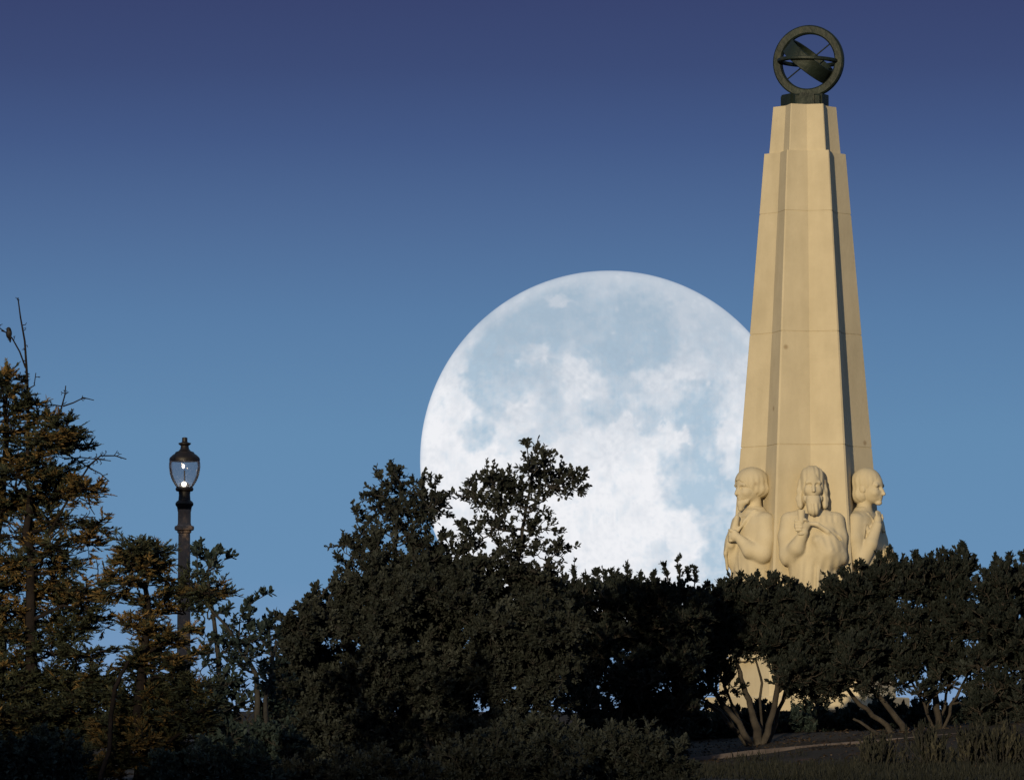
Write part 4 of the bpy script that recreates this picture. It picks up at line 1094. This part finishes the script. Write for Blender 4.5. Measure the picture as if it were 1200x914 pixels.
# --- thin broadleaf bush between lamp and big tree
T = Tree(41, 71, (275, 900))
T.trunk([(300, 925, 0), (302, 850, 0), (300, 790, 0), (270, 740, 0), (238, 700, 0)], [6, 4.6, 3, 2, 1.3])
T.trunk([(270, 925, .2), (262, 820, .2), (250, 720, .2), (243, 670, .2)], [5, 4, 2.4, 1.2])
T.trunk([(300, 850, -.2), (318, 790, -.2), (324, 750, -.2)], [4, 2.6, 1.4])
lf = dict(ns=7, nt=4, ntw=3, nl=6, llen=7.4, lwid=2.3, tlen=15, shell=.4, branch_r=1.0)
for (x, y, rx, ry, n) in [(245, 660, 14, 14, 6), (230, 680, 14, 16, 5), (245, 715, 20, 20, 6), (268, 745, 24, 20, 7), (245, 760, 24, 24, 8), (298, 735, 12, 12, 3), (312, 750, 16, 16, 5), (285, 775, 28, 18, 9), (250, 800, 30, 24, 11), (315, 785, 22, 20, 8),
                          (235, 835, 40, 26, 20), (285, 830, 36, 28, 18), (322, 830, 24, 28, 12), (225, 880, 50, 30, 30), (280, 880, 50, 30, 30), (325, 880, 40, 30, 22)]:
    T.clump(x, y, rx, ry, **{**lf, 'ns': n if y > 860 else max(2, round(n * .42))}, dz=T.g.normal(scale=.2), depth=30)
T.shoot([(245, 690), (244, 665), (248, 655), (256, 648)], n=10, llen=9, lwid=2.6); T.shoot([(232, 690), (231, 655), (233, 640)], n=10, llen=8, lwid=2.4)
T.shoot([(280, 750), (281, 725), (290, 710), (302, 702), (313, 696)], n=14, llen=8, lwid=2.4); T.shoot([(290, 765), (292, 745), (294, 738)], n=6, llen=8, lwid=2.5)
T.shoot([(318, 770), (316, 740), (316, 730)], n=10, llen=8); T.shoot([(252, 722), (262, 715), (268, 716)], n=7, llen=8)
T.finish('broadleaf_bush', 'open leafy bush with slanting bare stem just right of the lamp', 'bush', M['shrub'], M['bark'])

# --- foreground bushes along the bottom edge
fg = dict(ns=24, nt=6, ntw=5, nl=9, llen=6, lwid=1.6, tlen=14, shell=.4, branch_r=.9)
for i, (x, w, y, h, d, mat, lab) in enumerate([(30, 70, 900, 40, 55, 'shrub', 'dark bush in the bottom left corner'), (250, 90, 915, 42, 56, 'shrub', 'black-green bush below the lamp at the bottom edge'),
                                               (430, 100, 920, 36, 58, 'oak', 'dark bush at the foot of the big evergreen'), (600, 90, 900, 44, 60, 'oak', 'dull bush low in the middle of the bottom edge'),
                                               (735, 80, 902, 44, 62, 'oak', 'dull brown-green bush where the pale kerb begins'),
                                               (665, 90, 884, 36, 70, 'oak', 'loose bush under the sky gap between the big evergreen and terrace trees')]):
    t_ = Tree(80 + i, d, (x, 930))
    t_.trunk([(x, 990, 0), (x, y, 0)], [5, 3])
    for k in range(4):
        t_.clump(x - w * .6 + k * w * .4, y + t_.g.normal(scale=5), w * .36, h, **fg, depth=40)
    t_.finish('foreground_bush', lab, 'bush', M[mat], M['bark'], group='bushes along the bottom edge')

# ------------------------------------------------------------------ kerb, weeds, grass
CD = 85.5
cpts = [(770, 897), (800, 890), (880, 880), (960, 873), (1050, 866), (1120, 860), (1210, 853), (1300, 845)]
mb = MB(); rings = []
for x, y in cpts:
    p = at(x, y, CD); z = p[2]
    rings.append([(p[0], CD, z - .35), (p[0], CD, z + .008), (p[0], CD + .012, z + .02), (p[0], CD + .22, z + .02), (p[0], CD + .22, z - .35)])
mb.loft(rings)
o = mb.build('stone_kerb', M['curb'])
tag(o, 'pale pinkish kerb edging the terrace below the row of trees', 'kerb')

wd = dict(ns=10, nt=4, ntw=3, nl=10, llen=6, lwid=.9, tlen=22, up=1.6, shell=.3, tint=.5, tv=.25, lup=.8, branch_r=.8, spread=(.2, .6))
for i, (x, y, rx, ry, lab) in enumerate([(1172, 890, 22, 26, 'tall pale wispy weed in the bottom right corner'), (1140, 896, 18, 20, 'wispy weed clump left of the corner weeds'), (1090, 896, 18, 22, 'feathery dark weed under the forked trunk'),
                                         (1205, 900, 20, 22, 'wispy weed cut by the right edge'), (1030, 905, 18, 18, 'small weed on the red soil below the kerb')]):
    t_ = Tree(90 + i, 76, (x, 925))
    t_.trunk([(x, 935, 0), (x, y, 0)], [1.5, 1])
    t_.clump(x, y, rx, ry, **{**wd, 'ns': 16}, depth=24)
    t_.finish('weed_clump', lab, 'weed', M['olive'], M['bark'], group='weeds on the bank')

g = np.random.default_rng(5)
N = 70000
gx = g.uniform(-1, 12, N); gy = g.uniform(58, 85.2, N)
dens = fbm(gx * 1.1, gy * 1.1, 77)
px_ = 600 + gx / gy * F_PX
k = dens > (.50 + .16 * np.clip((gy - 79) / 4, 0, 1) + .1 * ((px_ > 915) & (px_ < 1070) & (gy > 78))); gx, gy = gx[k], gy[k]
gzv = ground_z(gx, gy)
LV = Leaves()
dirs = unit(np.stack([g.normal(scale=.3, size=len(gx)), g.normal(scale=.3, size=len(gx)), np.ones(len(gx))], 1))
LV.add(g, np.stack([gx, gy, gzv - .02], 1), dirs, rdir(g, len(gx)), g.uniform(.06, .22, len(gx)), np.full(len(gx), .006), np.clip(g.normal(.22, .2, len(gx)), 0, 1), .2)
gr = empty('tmp'); gro = LV.build('bank_grass', M['olive'], gr)
gro.parent = None; bpy.data.objects.remove(gr)
tag(gro, 'short dry grass scattered over the bank below the kerb', 'grass', kind='stuff')

N = 26000
lx = g.uniform(-1, 12, N); ly = g.uniform(70, 97, N)
k = fbm(lx * .9, ly * .9, 99) > .44; lx, ly = lx[k], ly[k]
LV = Leaves()
ld = unit(np.stack([g.normal(size=len(lx)), g.normal(size=len(lx)), g.normal(scale=.35, size=len(lx))], 1))
LV.add(g, np.stack([lx, ly, ground_z(lx, ly) + .012], 1), ld, unit(rdir(g, len(lx)) * .5 + np.array((0, 0, 1.))), g.uniform(.03, .09, len(lx)), g.uniform(.008, .02, len(lx)), np.clip(g.normal(.5, .25, len(lx)), 0, 1), .2)
gr = empty('tmp'); gro = LV.build('leaf_litter', M['litter'], gr)
gro.parent = None; bpy.data.objects.remove(gr)
tag(gro, 'fallen dry leaves scattered over the soil under the terrace trees', 'leaf litter', kind='stuff')

# ------------------------------------------------------------------ bird on the bare branch
bp_ = at(10.5, 391, 60); ub = 60 / F_PX
bird = Clay((-10, 10), (-12, 12), (-14, 12), .45)
bird.ell((0, 0, 0), (3.3, 3.6, 6.0), 1.5)
bird.ell((0.2, -.8, 5.2), (2.5, 2.6, 2.5), 1.5)
bird.path([(0, 1.4, -4), (.6, 2.6, -9.5)], [2.0, 1.0], 1)
bird.path([(2.6, .6, 2), (2.5, 1.6, -5)], [1.2, .9], .8); bird.path([(-2.6, .6, 2), (-2.5, 1.6, -5)], [1.2, .9], .8)
bo = bird.build('perched_bird', M['feather'], ub)
bo.location = tuple(bp_); bo.rotation_euler = (0, R(8), R(-60))
mb = MB(); mb.loft([[(.75 * ub, -2.8 * ub, 5.0 * ub), (-.55 * ub, -2.8 * ub, 5.0 * ub), (.1 * ub, -2.8 * ub, 6.2 * ub)], [(.12 * ub, -5.4 * ub, 5.0 * ub), (.08 * ub, -5.4 * ub, 5.0 * ub), (.1 * ub, -5.4 * ub, 5.05 * ub)]])
mb.build('beak', M['beak'], bo)
for s_ in (-1, 1):
    mb = MB(); mb.tube([(s_ * 1.1 * ub, 0, -5 * ub), (s_ * 1.1 * ub, -.3 * ub, -8 * ub)], [.35 * ub, .3 * ub], 5)
    mb.build('leg', M['beak'], bo)
tag(bo, 'small dark bird perched on a bare branch at the upper left', 'bird')
